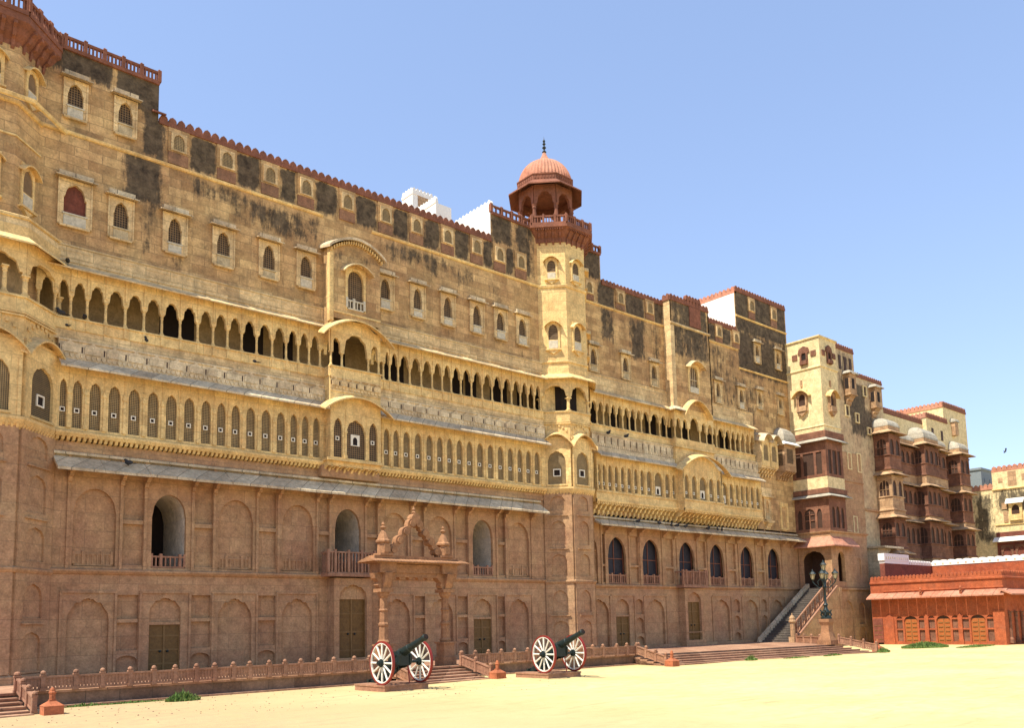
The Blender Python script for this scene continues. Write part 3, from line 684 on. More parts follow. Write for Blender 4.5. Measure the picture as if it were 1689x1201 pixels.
rc += [(8.6, 10.3, 21.7, 24, .86), (6.0, 8.6, 22.0, 24, .70), (9.6, 10.3, 20, 22, 1.0), (8.9, 10.4, 18.0, 20.0, .78), (11.2, 13.2, 18.8, 19.9, .50), (13.6, 15.8, 18.5, 19.7, .62), (9.5, 10.2, 16.0, 18.2, .55),
       (20.5, 22.0, 18.7, 19.8, .55), (22.5, 23.5, 18.5, 19.8, .60), (24, 26, 18.6, 19.8, .48), (26.6, 28.2, 21.4, 23.5, .75), (28.2, 29.7, 20, 23.5, .66), (6, 30, 15.6, 16.1, .34), (17, 30, 19.2, 19.8, .38), (6, 17, 17.4, 19.8, .30), (26, 30, 15.6, 19.8, .22)]
rc = [(a0, a1, z0, z1, k if k > .9 else min(1, k * 1.15)) for a0, a1, z0, z1, k in rc] + [(12.8, 17.2, 18.2, 19.8, .58), (19.8, 24.5, 18.9, 19.85, .58), (11, 12.4, 16.4, 18.4, .4), (14.9, 15.7, 15.8, 19, .42), (24, 28, 17.6, 19.5, .42)]
rc += [(a + random.uniform(-.3, .1), a + random.uniform(.15, .4), 15.7 - random.uniform(0, .2), 16.4, random.uniform(.4, .75)) for a in LB]
stL = stain_fn(rc, .3, .1)
hol = [(a - .44, a + .44, 16.36, 17.96) for a in LB] + [(6.95, 7.75, 16.36, 18.05)] + [(a - .4, a + .4, 20.42, 21.92) for a in (7.24, 8.95)]
mb = MB(); mb.grid(FW, 6.05, 29.9, 15.6, 21.45, [h for h in hol], d=0, step=.22, stain=stL)
mb.grid(FW, 6.05, 10.15, 21.45, 22.97, [(h[0], h[1], max(h[2], 21.45), h[3]) for h in hol if h[3] > 21.45], d=0, step=.22, stain=stL)
mb.grid(FW, 26.7, 29.9, 21.45, 22.95, [], d=0, step=.22, stain=stL)
mb.build('upper_wall', 'upper', LW)
mb = MB(); mb.wbox(6.05, 29.9, 32.25, 32.6, 20.9, 21.44); mb.wbox(6.05, 10.15, 32.25, 38, 21.4, 22.96); mb.wbox(26.7, 34.8, 32.05, 35.4, 20.9, 22.94)
mb.wbox(4, 34, 32.26, 44, 15.5, 20.9); mb.wbox(4, 34, 33.3, 44, 8.7, 15.5); mb.wbox(4, 34, 32.1, 33.3, 8.7, 12.9); mb.wbox(4, 34, 34.62, 44, 0.3, 8.7)
mb.wbox(4, 34, 32.3, 34.62, 7.1, 8.7); mb.wbox(4, 34, 32.3, 34.62, 0.3, 4.28)
mb.build('rear_masonry', 'upper', LW)
mb = MB()
for a0, a1 in ((6.05, 17.15), (19.6, 29.9)): MB().prof(FW, a0, a1, [(0, 19.78), (.06, 19.80), (.09, 19.86), (.09, 19.90), (0, 19.94)]).build('string_course', 'cream', LW)
for a in LB: window(LW, FW, a, 16.34)
window(LW, FW, 7.35, 16.34, w_=1.15, h=1.75, ow=.76, sill=.5, jalimat='maroon')
for a in (7.24, 8.95): window(LW, FW, a, 20.40, w_=.84, h=1.5, sill=.5, ow=.5)
for a in LA: niche_window(LW, FW, a, 20.48, 21.22, zl=19.96)
crenels(LW, FW, 10.18, 26.68, 21.42, 21.84)
railing(LW, FW, 6.2, 10.15, 22.95, 23.52, step=.66, balu=.11)
railing(LW, FW, 26.72, 29.5, 22.93, 23.46, step=.7, balu=.3)
MB().prof(FW, 9.9, 10.38, [(0, 21.8), (.22, 21.72), (.22, 21.78), (0, 21.9)]).build('corner_ledge', 'red', LW)
# white plastered end face of the raised block beside the dome
mb = MB(); fs_ = F(26.695, 35.4, -90); mb.box(fs_, 0, 3.36, 0, .012, 21.44, 23.35); mb.build('white_end_wall', 'whitepaint', LW)
crenels(LW, fs_, 0, 3.4, 23.3, 23.75, -.2, .02, .3, 'whitepaint')
RF = thing('rooftop_room', (25.3, 36, 21), 'small stepped white rooftop room with scalloped parapets, left of the domed tower', 'rooftop room')
mb = MB(); mb.wbox(24.6, 25.95, 36, 37.0, 20.9, 25.0); mb.wbox(24.9, 25.9, 34.3, 36, 20.9, 23.9); mb.build('walls', 'whitepaint', RF)
crenels(RF, F(24.6, 37.0, -90), 0, 1.0, 25.0, 25.4, -.15, .03, .24, 'whitepaint'); crenels(RF, F(0, 36, 0), 24.6, 25.95, 25.0, 25.4, -.15, .03, .24, 'whitepaint'); crenels(RF, F(24.9, 36, -90), 0, 1.7, 23.9, 24.3, -.15, .03, .24, 'whitepaint')
MB().box(F(0, 36, 0), 24.95, 25.6, .0, .03, 24.2, 25.0).build('red_niche', 'tan', RF)
# ---- projecting bay
bl, bf, brt = bay_returns(17.15, 19.6, .72)
mb = MB(); mb.box(FW, 16.95, 19.75, 0, .34, 8.28, 8.75); mb.build('bay_base', 'lower', LW)
mb = MB(); mb.box(FW, 17.0, 19.72, 0, .8, 8.92, 9.03); mb.box(FW, 17.08, 19.66, 0, .62, 8.72, 8.92)
for i in range(15): bracket(mb, FW, 17.12 + i * .178, 8.25, 8.74, .62 if i % 2 else .5, .085)
mb.build('bay_corbel', 'cream', LW)
for fr, a0, a1 in ((bl, 0, .715), (bf, 17.153, 19.597), (brt, .005, .72)):
    if fr is bf:
        jali_gallery(LW, fr, a0, a1, [17.36, 18.37, 19.38], 9.02, 9.08, 10.25, 10.76, 11.2, 0.0, big=(1,), peepz=9.9, bigf=.94, scr='jaliwin')
    else: jali_gallery(LW, fr, a0, a1, [.36], 9.02, 9.08, 10.3, 10.72, 11.2, 0.0, frac=.5)
mb = MB(); tympanum(mb, bf, 17.15, 19.6, -.1, .0, 11.2, 11.12, .62); mb.wbox(17.2, 19.55, 31.5, 31.99, 8.9, 12.95); mb.box(bl, 0, .712, -.1, -.001, 11.2, 12.95); mb.box(brt, .008, .72, -.1, -.001, 11.2, 12.95)
mb.box(bf, 17.25, 19.5, -.09, -.004, 11.21, 12.9); mb.build('bay_wall', 'cream', LW)
frieze(LW, F(0, 31.28, 0), 17.16, 19.59, 11.9, 12.5, .03, mat='creamdirty', step=.4)
bangla(LW, 'curved_eave', bf, 16.7, 20.02, -.05, .42, 10.98, .70, .2, mat='cream')
mb = MB(); mb.box(bf, 17.1, 19.65, -.05, .06, 12.5, 12.56); mb.box(bf, 17.15, 19.6, -.12, .04, 12.56, 12.93); mb.box(bf, 17.1, 19.65, -.12, .1, 12.93, 12.98)
for fr, e in ((bl, 0), (brt, .006)): mb.box(fr, e, .714 + e, -.12, .038, 12.565, 12.975)
mb.build('bay_sill', 'cream', LW)
gl = [(17.42, .40, 14.22), (18.37, 1.12, 14.5), (19.32, .40, 14.22)]
mb = MB()
mb.arcade(bf, 17.15, 19.6, 13.6, 14.75, [(c, w_, [(13.605, arch(w_, 13.75, zt - 13.75, 'tri', 14))]) for c, w_, zt in gl], 0, -.14)
tympanum(mb, bf, 17.15, 19.6, -.14, 0, 14.75, 14.45, .72)
for fr, e in ((bl, 0), (brt, .006)): mb.arcade(fr, e, .714 + e, 13.6, 14.9, [(.36, .42, [(13.605, arch(.42, 13.75, .47, 'tri', 10))])], 0, -.14)
mb.build('bay_arches', 'cream', LW)
for a in (17.2, 17.72, 19.02, 19.54): column(LW, bf, a, -.07, 12.98, 13.58)
bangla(LW, 'curved_eave', bf, 16.62, 20.05, -.1, .44, 14.18, .86, .2, mat='cream')
mb = MB()
for fr, a0, a1 in ((bl, 0, .715), (bf, 17.153, 19.597), (brt, .005, .72)):
    if fr is bf: mb.grid(fr, a0, a1, 15.1, 18.15, [(17.87, 18.83, 15.62, 17.5)], d=0, step=.25, stain=stain_fn([(17, 20, 17.4, 18.6, .5), (18.6, 20, 15, 18, .35)], .5))
    else: mb.box(fr, a0, a1, -.1, 0, 14.9, 18.2)
tympanum(mb, bf, 17.15, 19.6, -.1, -.001, 18.15, 18.1, .62)
mb.wbox(17.2, 19.55, 31.5, 32.0, 14.9, 18.4); mb.build('bay_upper_wall', 'upper', LW)
mb = MB(); mb.box(bl, .5, .735, 0, .05, 14.95, 18.2); mb.box(bf, 17.1, 17.27, 0, .035, 14.95, 18.1); mb.box(bf, 17.2, 19.6, 0, .03, 15.36, 15.44); mb.build('bay_corner_strip', 'cream', LW)
bangla(LW, 'bay_roof', bf, 16.98, 19.78, -.75, .26, 18.2, .62, .25, .12, mat='frieze', n=24)
mb = MB(); 
for i in range(22):
    t_ = -1 + 2 * (i + .5) / 22; mb.box(bf, 18.38 + t_ * 1.3 - .03, 18.38 + t_ * 1.3 + .03, 0, .14, 17.95 + .6 * math.cos(t_ * math.pi / 2) ** .8, 18.08 + .6 * math.cos(t_ * math.pi / 2) ** .8)
mb.build('roof_dentils', 'cream', LW)
mb = MB().arcade(bf, 17.85, 18.85, 15.6, 17.5, [(18.35, .78, [(15.62, arch(.78, 16.9, .5, 'round', 14))])], .03, -.12)
o = mb.build('bay_window', 'cream', LW)
MB().box(bf, 17.9, 18.8, -.16, -.1, 15.62, 17.5).build('lattice', 'jaliwin', o)
mb = MB(); balustrade_relief(mb, bf, 17.92, 18.78, 15.62, 16.05, -.04, .03); mb.build('window_balustrade', 'white', o)
bangla(LW, 'window_hood', bf, 17.62, 19.1, 0, .4, 17.2, .42, .12, mat='creamdirty')
# ---- entrance with balcony below the bay
fe = F(0, 31.42, 0)
mb = MB(); mb.arcade(fe, 17.42, 19.2, Z0, 4.02, [(18.31, 1.3, [(Z0, arch(1.3, 3.25, .5, 'cusp', 40))])], 0, -.16); mb.wbox(17.42, 17.64, 31.58, 31.99, Z0, 4.02); mb.wbox(18.98, 19.2, 31.58, 31.99, Z0, 4.02)
mb.box(fe, 17.38, 19.24, 0, .04, Z0, Z0 + .3); mb.box(fe, 17.7, 18.95, -.2, -.14, 3.14, 4.0)
mb.build('entrance_porch', 'lower', LW)
door(LW, F(0, 31.62, 0), 18.31, Z0, 1.3, 2.72, d=0, name='main_door')
fb_ = F(0, 31.36, 0)
mb = MB(); mb.box(fb_, 17.05, 19.5, -.6, .12, 4.08, 4.2); balustrade_relief(mb, fb_, 17.1, 19.45, 4.2, 5.12, -.04, .06)
for e in (17.13, 19.42): 
    mb.wbox(e - .05, e + .05, 31.4, 31.98, 4.2, 4.26); mb.wbox(e - .04, e + .04, 31.4, 31.98, 5.04, 5.12)
    for k in range(4): mb.wbox(e - .025, e + .025, 31.46 + k * .13, 31.5 + k * .13, 4.26, 5.04)
mb.build('entrance_balcony', 'pinkfence', LW)

# ================================================================== RIGHT WING
RW = thing('palace_wing', (43, 32, Z0), 'right palace wing with a corbelled gallery and pointed glazed windows, beyond the domed tower', 'palace wing', 'facade wings of the palace')
rup = [33.3, 35.38, 38.29, 41.63, 44.67, 47.95, 51.1]
lower_storeys(RW, FW, 33.2, 54.2, 3.85, 7.9, [(33.1, 'n')] + [(c, 'point') for c in rup[1:]],
    [(33.75, 'n'), (35.67, 'door'), (38.5, 'n'), (41.5, 'main'), (44.93, 'n'), (48.11, 'n'), (51.16, 'n')], 6.66, 4.0, kind='right')
rbr = [34.4, 36.36, 37.24, 39.36, 40.43, 42.52, 43.6, 45.75, 46.81, 49.01, 50.03, 52.14, 53.3]
stone_eave(RW, FW, 33.3, 54.1, 7.62, 7.22, .85, rbr, 6.75)
DR = .5
mb = MB(); mb.grid(FW, 33.2, 49.4, 7.76, 8.5, [], d=.0, step=1); mb.build('plain_band', 'upper', RW)
br_ = MB()
for a0, a1, d in ((33.35, 40.3, DR), (40.3, 44.25, DR + .5), (44.25, 49.25, DR)):
    n = int((a1 - a0) / .36)
    for i in range(n): bracket(br_, FW, a0 + (i + .5) * (a1 - a0) / n, 7.80, 8.42, d - .03, .13)
br_.build('gallery_corbels', 'cream', RW)
for a0, a1, d in ((33.35, 40.3, DR), (44.25, 49.25, DR)):
    dentils(RW, FW.off(0, d - .06), a0, a1, 8.36, 8.62, 0, .12, .14)
    mb = MB(); mb.box(FW, a0, a1, 0, d, 8.46, 9.1); mb.box(FW, a0, a1, d, d + .05, 9.02, 9.1); mb.build('gallery_apron', 'cream', RW)
r2a = [33.62, 33.97, 34.49, 35.02, 35.51, 36.09, 36.66, 37.18, 37.72, 38.63, 39.57, 40.05]; r2b = [45.07, 45.97, 46.53, 47.05, 47.6, 48.18, 48.85]
jali_gallery(RW, FW, 33.4, 40.3, r2a, 9.1, 9.16, 10.2, 10.58, 11.15, DR, big=(9,), peepz=9.5)
jali_gallery(RW, FW, 44.25, 49.25, r2b, 9.1, 9.16, 10.2, 10.58, 11.15, DR, big=(0,), peepz=9.5)
for a0, a1 in ((33.35, 40.3), (44.25, 49.25)):
    eave(RW, 'upper_eave', FW, a0, a1, DR - .01, 11.3, DR + .42, 11.0, .07)
    mb = MB(); mb.box(FW, a0, a1, 0, DR - .05, 11.151, 11.55); mb.build('eave_wall', 'frieze', RW)
    frieze(RW, FW, a0, a1, 11.5, 12.35, .3, plain_=True, step=.5)
    mb = MB(); mb.box(FW, a0, a1, 0, .2, 12.352, 12.8); mb.box(FW, a0, a1, .02, .25, 12.8, 12.86); mb.build('gallery_sill', 'cream', RW)
    eave(RW, 'top_eave', FW, a0, a1, .16, 14.86, .55, 14.56, .05, mat='creamdirty')
r1a = [33.68, 34.26, 34.76, 35.29, 35.81, 36.4, 36.96, 37.44, 38.01, 38.93, 39.84, 40.2]; r1b = [44.6, 45.49, 46.29, 46.84, 47.36, 47.92, 48.48, 49.0]
gallery_open(RW, FW, 33.4, 40.3, r1a, 12.86, 13.72, 14.18, 14.78); gallery_open(RW, FW, 44.25, 49.25, r1b, 12.86, 13.72, 14.18, 14.78)
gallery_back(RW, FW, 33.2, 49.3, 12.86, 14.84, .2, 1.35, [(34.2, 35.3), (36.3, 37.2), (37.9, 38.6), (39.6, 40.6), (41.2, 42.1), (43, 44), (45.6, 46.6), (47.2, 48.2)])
mb = MB(); mb.grid(FW, 33.2, 49.3, 14.84, 15.72, [], d=.1, step=.5); mb.prof(FW, 33.2, 49.3, [(0, 15.72), (.13, 15.72), (.13, 15.78), (0, 15.84)])
for i in range(10): a = 33.8 + i * 1.5; mb.box(FW, a, a + 1.1, .1, .112, 15.2, 15.23); mb.box(FW, a, a + 1.1, .1, .112, 15.5, 15.53)
mb.build('cream_band', 'creamdirty', RW)
RA = [33.75, 36.38, 39.02, 46.9 - .9, 47.94]; RB = [33.95, 36.64, 39.19, 45.63, 48.22]; TB = [50.41, 53.0]
rc = [(34.5, 35.9, 20.0, 21.3, 1.0), (36.85, 38.55, 20.0, 21.3, 1.0), (39.5, 40.3, 20, 21.3, .9), (34.5, 35.9, 17.8, 20.0, .62), (37.0, 38.6, 17.2, 20, .66), (39, 40.2, 17.4, 20, .5), (40.3, 44.2, 17.9, 21.9, .62), (33.3, 34.8, 21.4, 23.4, .8),
      (44.3, 47.4, 20.1, 21.2, .85), (44.3, 48.2, 15.7, 20.0, .45), (48.1, 54.3, 21.4, 24.5, .86), (48.1, 54.3, 18.4, 21.4, .78), (50.5, 54.3, 15, 18.5, .40), (48.1, 50.2, 14, 18.5, .45), (49.2, 54.4, 7.7, 13, .28), (33, 54, 15.7, 16.2, .3)]
rc = [(a0, a1, z0, z1, k if k > .9 else min(1, k * 1.15)) for a0, a1, z0, z1, k in rc]
rc += [(a + random.uniform(-.3, .1), a + random.uniform(.15, .4), 15.6, 15.95, random.uniform(.4, .75)) for a in RB]
stR = stain_fn(rc, .35, .16)
hol = [(a - .4, a + .4, 15.92, 17.45) for a in RB] + [(a - .4, a + .4, 19.5, 20.95) for a in TB] + [(a - .4, a + .4, 16.22, 17.6) for a in TB]
mb = MB(); mb.grid(FW, 33.1, 48.1, 15.75, 21.25, hol, d=0, step=.22, stain=stR); mb.grid(FW, 48.1, 54.35, 15.75, 24.15, hol, d=0, step=.25, stain=stR); mb.grid(FW, 33.1, 34.8, 21.25, 22.95, [], d=0, step=.22, stain=stR)
mb.grid(FW, 49.28, 54.35, 7.8, 15.75, [], d=0, step=.25, stain=stR); mb.build('upper_wall', 'upper', RW)
mb = MB(); mb.wbox(33, 48.2, 32.03, 32.4, 20.9, 21.24); mb.wbox(33, 48.2, 32.3, 44, 15.5, 20.9); mb.wbox(33, 49.3, 33.3, 44, 12.8, 15.5); mb.wbox(33, 54.3, 32.3, 44, .3, 4.0); mb.wbox(33, 54.3, 32.4, 44, 4.0, 6.7); mb.wbox(33, 54.3, 32.3, 44, 6.7, 8.0); mb.wbox(33, 54.3, 32.12, 44, 8.0, 12.85)
mb.wbox(48.11, 54.3, 32.3, 41, 12.8, 21.0); mb.wbox(48.11, 54.34, 32.01, 38, 21.0, 24.14); mb.wbox(49.32, 54.3, 32.02, 32.4, 12.85, 15.4); mb.build('rear_masonry', 'upper', RW)
mb = MB()
for a0, a1, z in ((33.1, 40.3, 19.93), (44.2, 48.1, 19.98), (48.1, 54.35, 22.42), (48.1, 54.35, 18.75)): MB().prof(FW, a0, a1, [(0, z - .06), (.07, z - .03), (.09, z + .04), (0, z + .09)]).build('string_course', 'cream', RW)
for a in RB: window(RW, FW, a, 15.90, w_=.84, h=1.5, ow=.46)
for a in TB: window(RW, FW, a, 19.48, w_=.8, h=1.42, ow=.42); window(RW, FW, a, 16.2, w_=.8, h=1.35, ow=.42)
for a in RA: niche_window(RW, FW, a, 20.42, 21.1, zl=20.05)
for a in (50.0, 52.75): niche_window(RW, FW, a, 23.1, 23.9, zl=22.55, w_=.5)
crenels(RW, FW, 34.85, 40.3, 21.23, 21.6, step=.3); crenels(RW, FW, 44.2, 48.1, 21.23, 21.6, step=.3); crenels(RW, FW, 48.12, 54.35, 24.14, 24.55, step=.32)
crenels(RW, F(48.1, 38, -90), 0, 6.0, 24.0, 24.5, -.2, .02, .34, 'redpale')
railing(RW, FW, 33.5, 34.8, 22.93, 23.46, step=.65, balu=.3)
mb = MB(); mb.box(F(48.095, 38, -90), 0, 5.96, 0, .012, 21.2, 24.08); mb.build('white_end_wall', 'whitepaint', RW)
# bay
bl, bf, brt = bay_returns(40.3, 44.2, .55)
mb = MB()
mb.box(bf, 40.3, 44.2, -.5, .5, 8.42, 9.1); mb.box(bf, 40.3, 44.2, .5, .55, 9.02, 9.1); mb.build('bay_apron', 'cream', RW)
bq = F(0, 32 - .98, 0)
dentils(RW, bq.off(0, .0), 40.3, 44.2, 8.30, 8.56, 0, .12, .14)
jali_gallery(RW, bq, 40.3, 44.2, [40.66, 41.35, 42.25, 43.15, 43.84], 9.1, 9.16, 10.2, 10.58, 11.1, 0.0, big=(2,), peepz=9.5)
for fr in (F(40.3, 31.5, -90), F(44.2, 31.02, 90)): MB().box(fr, 0, .48, -.1, 0, 9.1, 11.1).build('bay_return_wall', 'cream', RW)
mb = MB(); tympanum(mb, bq, 40.3, 44.2, -.12, 0, 11.1, 10.85, 1.0, 20); mb.wbox(40.35, 44.15, 31.25, 31.99, 9.12, 10.95); mb.wbox(40.32, 44.18, 31.47, 31.99, 11.0, 12.86); mb.box(bq, 40.31, 44.19, -.48, -.01, 10.95, 11.15); mb.build('bay_wall', 'cream', RW)
bangla(RW, 'curved_eave', bq, 39.75, 44.75, -.05, .42, 10.72, 1.08, .2, mat='cream', n=28)
mb = MB(); mb.box(bf, 40.25, 44.25, -.1, .08, 12.3, 12.36); mb.box(bf, 40.3, 44.2, -.1, .03, 12.36, 12.86); mb.build('bay_sill', 'cream', RW)
mb = MB()
gl = [(40.75, .5, 14.15), (41.3, .0, 0), (42.25, .78, 14.3), (43.75, .5, 14.15)]
gl = [(40.68, .42, 14.12), (41.32, .42, 14.12), (42.25, .86, 14.32), (43.18, .42, 14.12), (43.82, .42, 14.12)]
mb.arcade(bf, 40.3, 44.2, 13.6, 14.6, [(c, w_, [(13.605, arch(w_, 13.7, zt - 13.7, 'tri', 12))]) for c, w_, zt in gl], 0, -.14)
tympanum(mb, bf, 40.95, 43.55, -.13, -.001, 14.6, 14.5, .95, 18)
for fr in (bl, brt): mb.arcade(fr, 0, .55, 13.6, 14.8, [(.27, .32, [(13.605, arch(.32, 13.7, .42, 'tri', 10))])], 0, -.14)
mb.build('bay_arches', 'cream', RW)
for a in (40.38, 41.0, 41.68, 42.82, 43.5, 44.12): column(RW, bf, a, -.07, 12.86, 13.56)
bangla(RW, 'curved_eave', bf, 40.85, 43.65, -.05, .45, 14.3, 1.05, .18, mat='cream')
eave(RW, 'top_eave', FW, 0, 0, 0, 14.86, .4, 14.56, .06, path=[(40.3, 32), (40.3, 31.45), (40.95, 31.45)])
mb = MB()
mb.grid(bf, 40.3, 44.2, 14.8, 21.5, [(41.85, 42.9, 15.92, 17.75)], d=0, step=.25, stain=lambda a, z: stR(a, z)); mb.box(brt, 0, .55, -.1, 0, 14.8, 21.5)
mb.wbox(40.35, 44.15, 31.65, 32, 14.8, 21.45); mb.build('bay_upper_wall', 'upper', RW)
mb = MB(); mb.box(bl, 0, .55, -.1, 0, 14.8, 21.5); mb.box(bf, 40.26, 40.62, 0, .03, 14.8, 19.9); mb.prof(bf, 40.26, 44.25, [(0, 19.95), (.08, 20), (.08, 20.08), (0, 20.14)]); mb.build('bay_side_wall', 'creamdirty', RW)
crenels(RW, bf, 40.3, 44.2, 21.48, 21.9, step=.32); crenels(RW, bl, 0, .55, 21.48, 21.9, step=.28); crenels(RW, F(0, 31.46, 0), 41.9, 43.4, 21.85, 22.2, step=.3)
MB().box(bf, 42.2, 43.3, .0, .06, 20.2, 21.5).build('red_panel', 'red', RW)
mb = MB().arcade(bf, 41.8, 42.95, 15.9, 17.75, [(42.38, .85, [(15.92, arch(.85, 17.1, .5, 'round', 14))])], .03, -.12); o = mb.build('bay_window', 'cream', RW)
MB().box(bf, 41.9, 42.86, -.16, -.1, 15.92, 17.75).build('lattice', 'jaliwin', o)
mb = MB(); 
for k in range(1, 4): mb.box(bf, 41.95 + k * .21 - .015, 41.95 + k * .21 + .015, -.1, -.06, 16.3, 17.6)
mb.box(bf, 41.96, 42.8, -.1, -.05, 16.75, 16.79); mb.build('glazing_bars', 'slab', o)
MB().box(bf, 41.96, 42.8, -.1, .05, 15.93, 16.3).build('sill_panel', 'white', o)
bangla(RW, 'window_hood', bf, 41.6, 43.2, 0, .42, 17.45, .45, .12, mat='creamdirty')
# porch of the right wing door, balcony above
fe = F(0, 31.5, 0)
mb = MB(); mb.arcade(fe, 40.62, 42.4, Z0, 3.82, [(41.51, 1.3, [(Z0, arch(1.3, 3.05, .55, 'cusp', 40))])], 0, -.16); mb.wbox(40.62, 40.84, 31.66, 31.99, Z0, 3.82); mb.wbox(42.18, 42.4, 31.66, 31.99, Z0, 3.82)
mb.box(fe, 40.55, 42.47, 0, .05, Z0, Z0 + .35); mb.box(fe, 40.55, 42.47, 0, .04, 1.2, 1.25); mb.box(fe, 40.9, 42.15, -.2, -.14, 3.02, 3.8)
mb.build('entrance_porch', 'lower', RW)
door(RW, F(0, 31.7, 0), 41.51, Z0, 1.3, 2.6, d=0, name='main_door')
fb_ = F(0, 31.42, 0)
mb = MB(); mb.box(fb_, 40.35, 42.75, -.55, .1, 3.86, 3.98); balustrade_relief(mb, fb_, 40.4, 42.7, 3.98, 4.85, -.04, .06)
for e in (40.43, 42.67): mb.wbox(e - .04, e + .04, 31.46, 31.98, 3.98, 4.04); mb.wbox(e - .04, e + .04, 31.46, 31.98, 4.76, 4.84)
mb.build('entrance_balcony', 'pinkfence', RW)
# two small jharokhas at the far end of the wing
j1 = F(0, 31.4, 0)
mb = MB(); mb.wbox(49.35, 51.3, 31.4, 32, 12.0, 14.2)
for i in range(6): bracket(mb, FW, 49.45 + i * .34, 11.4, 12.0, .55, .12)
o = mb.build('corner_jharokha', 'creamdirty', RW)
mb = MB()
for c in (49.85, 50.85): mb.box(j1, c - .3, c + .3, 0, .01, 12.5, 13.55)
mb.build('lattice', 'jali', o)
for c in (49.85, 50.85): MB().arcade(j1, c - .46, c + .46, 12.1, 14.0, [(c, .56, [(12.5, arch(.56, 13.3, .35, 'round', 10))])], .05, .01).build('window_frame', 'cream', o)
for c in (49.82, 50.86): bangla(RW, 'curved_eave', j1, c - .62, c + .62, -.55, .38, 13.75, .55, .22, mat='slab', n=12)
j2 = F(0, 31.2, 0)
mb = MB(); mb.wbox(51.9, 53.3, 31.2, 32, 12.0, 13.9)
for i in range(5): bracket(mb, FW, 52.0 + i * .3, 11.4, 12.0, .75, .12)
o = mb.build('domed_jharokha', 'tan', RW)
mb = MB(); mb.box(j2, 52.2, 52.95, 0, .01, 12.55, 13.55); mb.box(F(51.9, 32, -90), .15, .65, 0, .01, 12.4, 13.5); mb.build('glazing', 'jaliwin', o)
mb = MB(); mb.sweep([(51.9, 32), (51.9, 31.2), (53.3, 31.2), (53.3, 32)], [(0, 13.95), (.28, 13.8), (.28, 13.86), (0, 14.1)]); mb.build('eave', 'whitepaint', o)
mb = MB()
vs = []; 
for i, (s_, z) in enumerate(((1, 14.1), (1, 14.3), (.94, 14.6), (.75, 14.9), (.45, 15.1), (.15, 15.2))):
    for x, y in ((51.85, 31.15), (53.35, 31.15), (53.35, 32), (51.85, 32)): vs.append((52.6 + (x - 52.6) * s_, 32 + (y - 32) * s_, z))
fs = [(i * 4 + k, i * 4 + (k + 1) % 4, i * 4 + 4 + (k + 1) % 4, i * 4 + 4 + k) for i in range(5) for k in range(4)] + [(20, 21, 22, 23)]
mb.add(vs, fs); mb.build('white_roof', 'domewhite', o)
window(RW, FW, 50.6, 8.6, w_=.8, h=1.5, ow=.4, hood=False)
mb = MB(); mb.box(FW, 49.8, 51.2, 0, .25, 10.1, 10.2); mb.box(FW, 49.9, 51.1, 0, .12, 10.2, 10.75); mb.box(FW, 50.15, 51.05, 0, .3, 8.4, 8.5); bracket(mb, FW, 50.6, 7.9, 8.4, .3, .5); mb.build('window_canopy', 'creamdirty', RW)
mb = MB(); mb.arcade(FW, 52.2, 53.2, 8.0, 9.9, [(52.7, .6, [(8.1, flat(.6, 9.6))])], .05, .002); mb.build('blind_door', 'cream', RW)

# ================================================================== DOMED TOWER (half octagon on the facade)
def poly(path, holes=None): return list(zip(path, path[1:]))
def face_frames(path):
    o = []
    for (x0, y0), (x1, y1) in zip(path, path[1:]):
        o.append((F(x0, y0, math.degrees(math.atan2(y1 - y0, x1 - x0))), math.hypot(x1 - x0, y1 - y0)))
    return o
def inset(path, d):
    P = [Vector(p) for p in path]; n = len(P); o = []
    for i in range(n):
        a = (P[i] - P[i - 1]) if i > 0 else (P[1] - P[0]); c = (P[i + 1] - P[i]) if i < n - 1 else (P[-1] - P[-2])
        a.normalize(); c.normalize(); na = Vector((a.y, -a.x)); nc = Vector((c.y, -c.x)); b = (na + nc).normalized(); q = P[i] + b * d / max(.35, b.dot(na)); o.append((q.x, q.y))
    return o
def solid(mb, path, z0, z1, m=0):
    n = len(path); vs = [(x, y, z0) for x, y in path] + [(x, y, z1) for x, y in path]
    mb.add(vs, [(i, i + 1, i + 1 + n, i + n) for i in range(n - 1)] + [tuple(range(n)), tuple(range(n, 2 * n))], m)
def arch_window(root, fr, c, z0, h=1.05, w_=.46, hood=True, base=True, mat='cream'):
    mb = MB().arcade(fr, c - w_ / 2 - .1, c + w_ / 2 + .1, z0, z0 + h, [(c, w_, [(z0 + h * .33, arch(w_, z0 + h * .62, h * .26, 'cusp', 12))])], .06, .002)
    mb.box(fr, c - w_ / 2 - .16, c + w_ / 2 + .16, .0, .16, z0 - .07, z0)
    if base: mb.prism(fr, [(c - w_ / 2 - .05, z0 - .07), (c, z0 - .28), (c + w_ / 2 + .05, z0 - .07)], 0, .10)
    o = mb.build('window', mat, root)
    MB().box(fr, c - w_ / 2, c + w_ / 2, .003, .02, z0 + h * .33, z0 + h * .9).build('lattice', 'jaliwin', o)
    MB().box(fr, c - w_ / 2 + .01, c + w_ / 2 - .01, .06, .075, z0 + .04, z0 + h * .30).build('sill_panel', 'white', o)
    if hood: bangla(o, 'curved_hood', fr, c - w_ / 2 - .22, c + w_ / 2 + .22, 0, .26, z0 + h * .78, .30, .08, .05, mat=mat, n=12)
    return o
